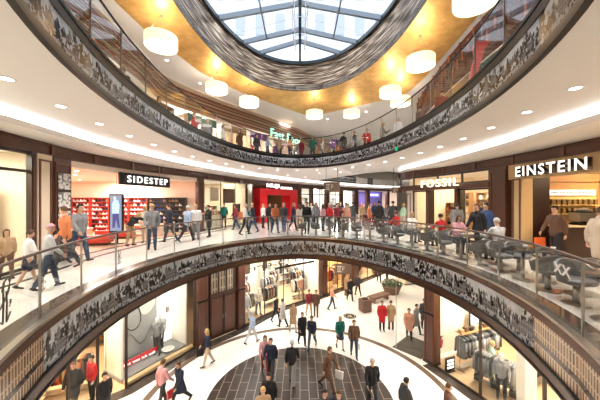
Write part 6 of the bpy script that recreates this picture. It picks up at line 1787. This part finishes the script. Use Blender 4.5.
# mannequins
M_man = pr('mannequin_white', (.85, .84, .82), .3)
def mann(x, y, z, face, tc, bc, lab):
    person(x, y, z, face, 'model', 'jacket', tc, 'trousers', bc, 'short', 'white', lab, 1.02, skin=M_man, nohair=True, cat='mannequin', name='mannequin')
mann(7.75, 10.1 + .3, Z0 + .011, -30, 'grey', 'black', 'white-headed mannequin in a grey jacket in the menswear window')
P, d, n = frame_at(glp, 12.5)
for dx, dy, tc, bc, lab in ((.35, .95, 'grey', 'charcoal', 'mannequin in grey in the grey display window, front one'), (.72, 1.25, 'lightgrey', 'black', 'mannequin in light grey in the grey display window, rear one')):
    w = MX(P, d) @ Vector((dx, dy, 0)); mann(w.x, w.y, Z0 + .165, 20, tc, bc, lab)
w = MX(P, d) @ Vector((.75, .7, 0)); t = empty('display_bowl', (w.x, w.y, Z0 + .16), 0, 'round silver display dish at the mannequins feet', 'dish'); MB().lathe([(.12, 0), (.28, .1), (.30, .12), (.27, .11), (.1, .02)], 20).build('bowl', M_soffit, t)
for k, (yy, tc, lab) in enumerate(((17.0, 'lightgrey', 'mannequin in light grey beside the gate in the discount shop window'), (17.9, 'cream', 'mannequin in cream in the discount shop window'), (20.6, 'salmon', 'mannequin in salmon under the white shop letters'))):
    P, d, n = frame_at(glp, yy); p = P + n * .45; mann(p.x, p.y, Z0 + .011, 40, tc, ('white', 'grey', 'tan')[k], lab)

# --- upper floor: people behind the glass ---
UP = []
cols = ('black', 'navy', 'red', 'grey', 'white', 'brown', 'charcoal', 'paleblue', 'tan', 'orange', 'darkred', 'teal', 'lightgrey', 'purple')
upp = [(-6.1, 9.3), (-6.3, 12.0), (-5.6, 14.2), (-5.2, 15.2), (-4.7, 16.6), (-3.9, 17.6), (-3.0, 18.7), (-2.3, 19.1), (-1.5, 19.6), (-.7, 19.2), (.1, 20.2), (.9, 19.5), (1.7, 19.9), (2.4, 19.0), (3.0, 18.4), (3.6, 17.9), (4.3, 17.4), (4.9, 16.1), (5.4, 14.9), (5.9, 13.2), (-3.3, 20.6), (-.2, 22.0), (1.4, 22.8), (3.0, 21.6), (5.9, 11.2), (-5.9, 16.4), (4.6, 19.6), (-1.9, 21.4)]
for i, (x, y) in enumerate(upp):
    tc = cols[i % 14]; bc = ('jeans', 'black', 'charcoal')[i % 3]; hc = ('brownhair', 'darkhair', 'blond', 'greyhair', 'darkhair')[i % 5]
    ps = ('stand', 'walk', 'phone')[i % 3]; hh = 'long' if i % 4 == 1 else 'short'
    side = 'left' if x < -1 else ('right' if x > 2.7 else 'middle')
    nth = sum(1 for a, b in upp[:i] if ('left' if a < -1 else ('right' if a > 2.7 else 'middle')) == side)
    person(x, y, ZF2, (i * 67) % 360, ps, 'coat' if i % 5 == 0 else 'jacket', tc, 'trousers', bc, hh, hc,
           '%s person in %s behind the upper rail, %s' % (NTH[nth], tc, {'left': 'left side', 'right': 'right side', 'middle': 'at its centre'}[side]), .98 + .02 * (i % 3))
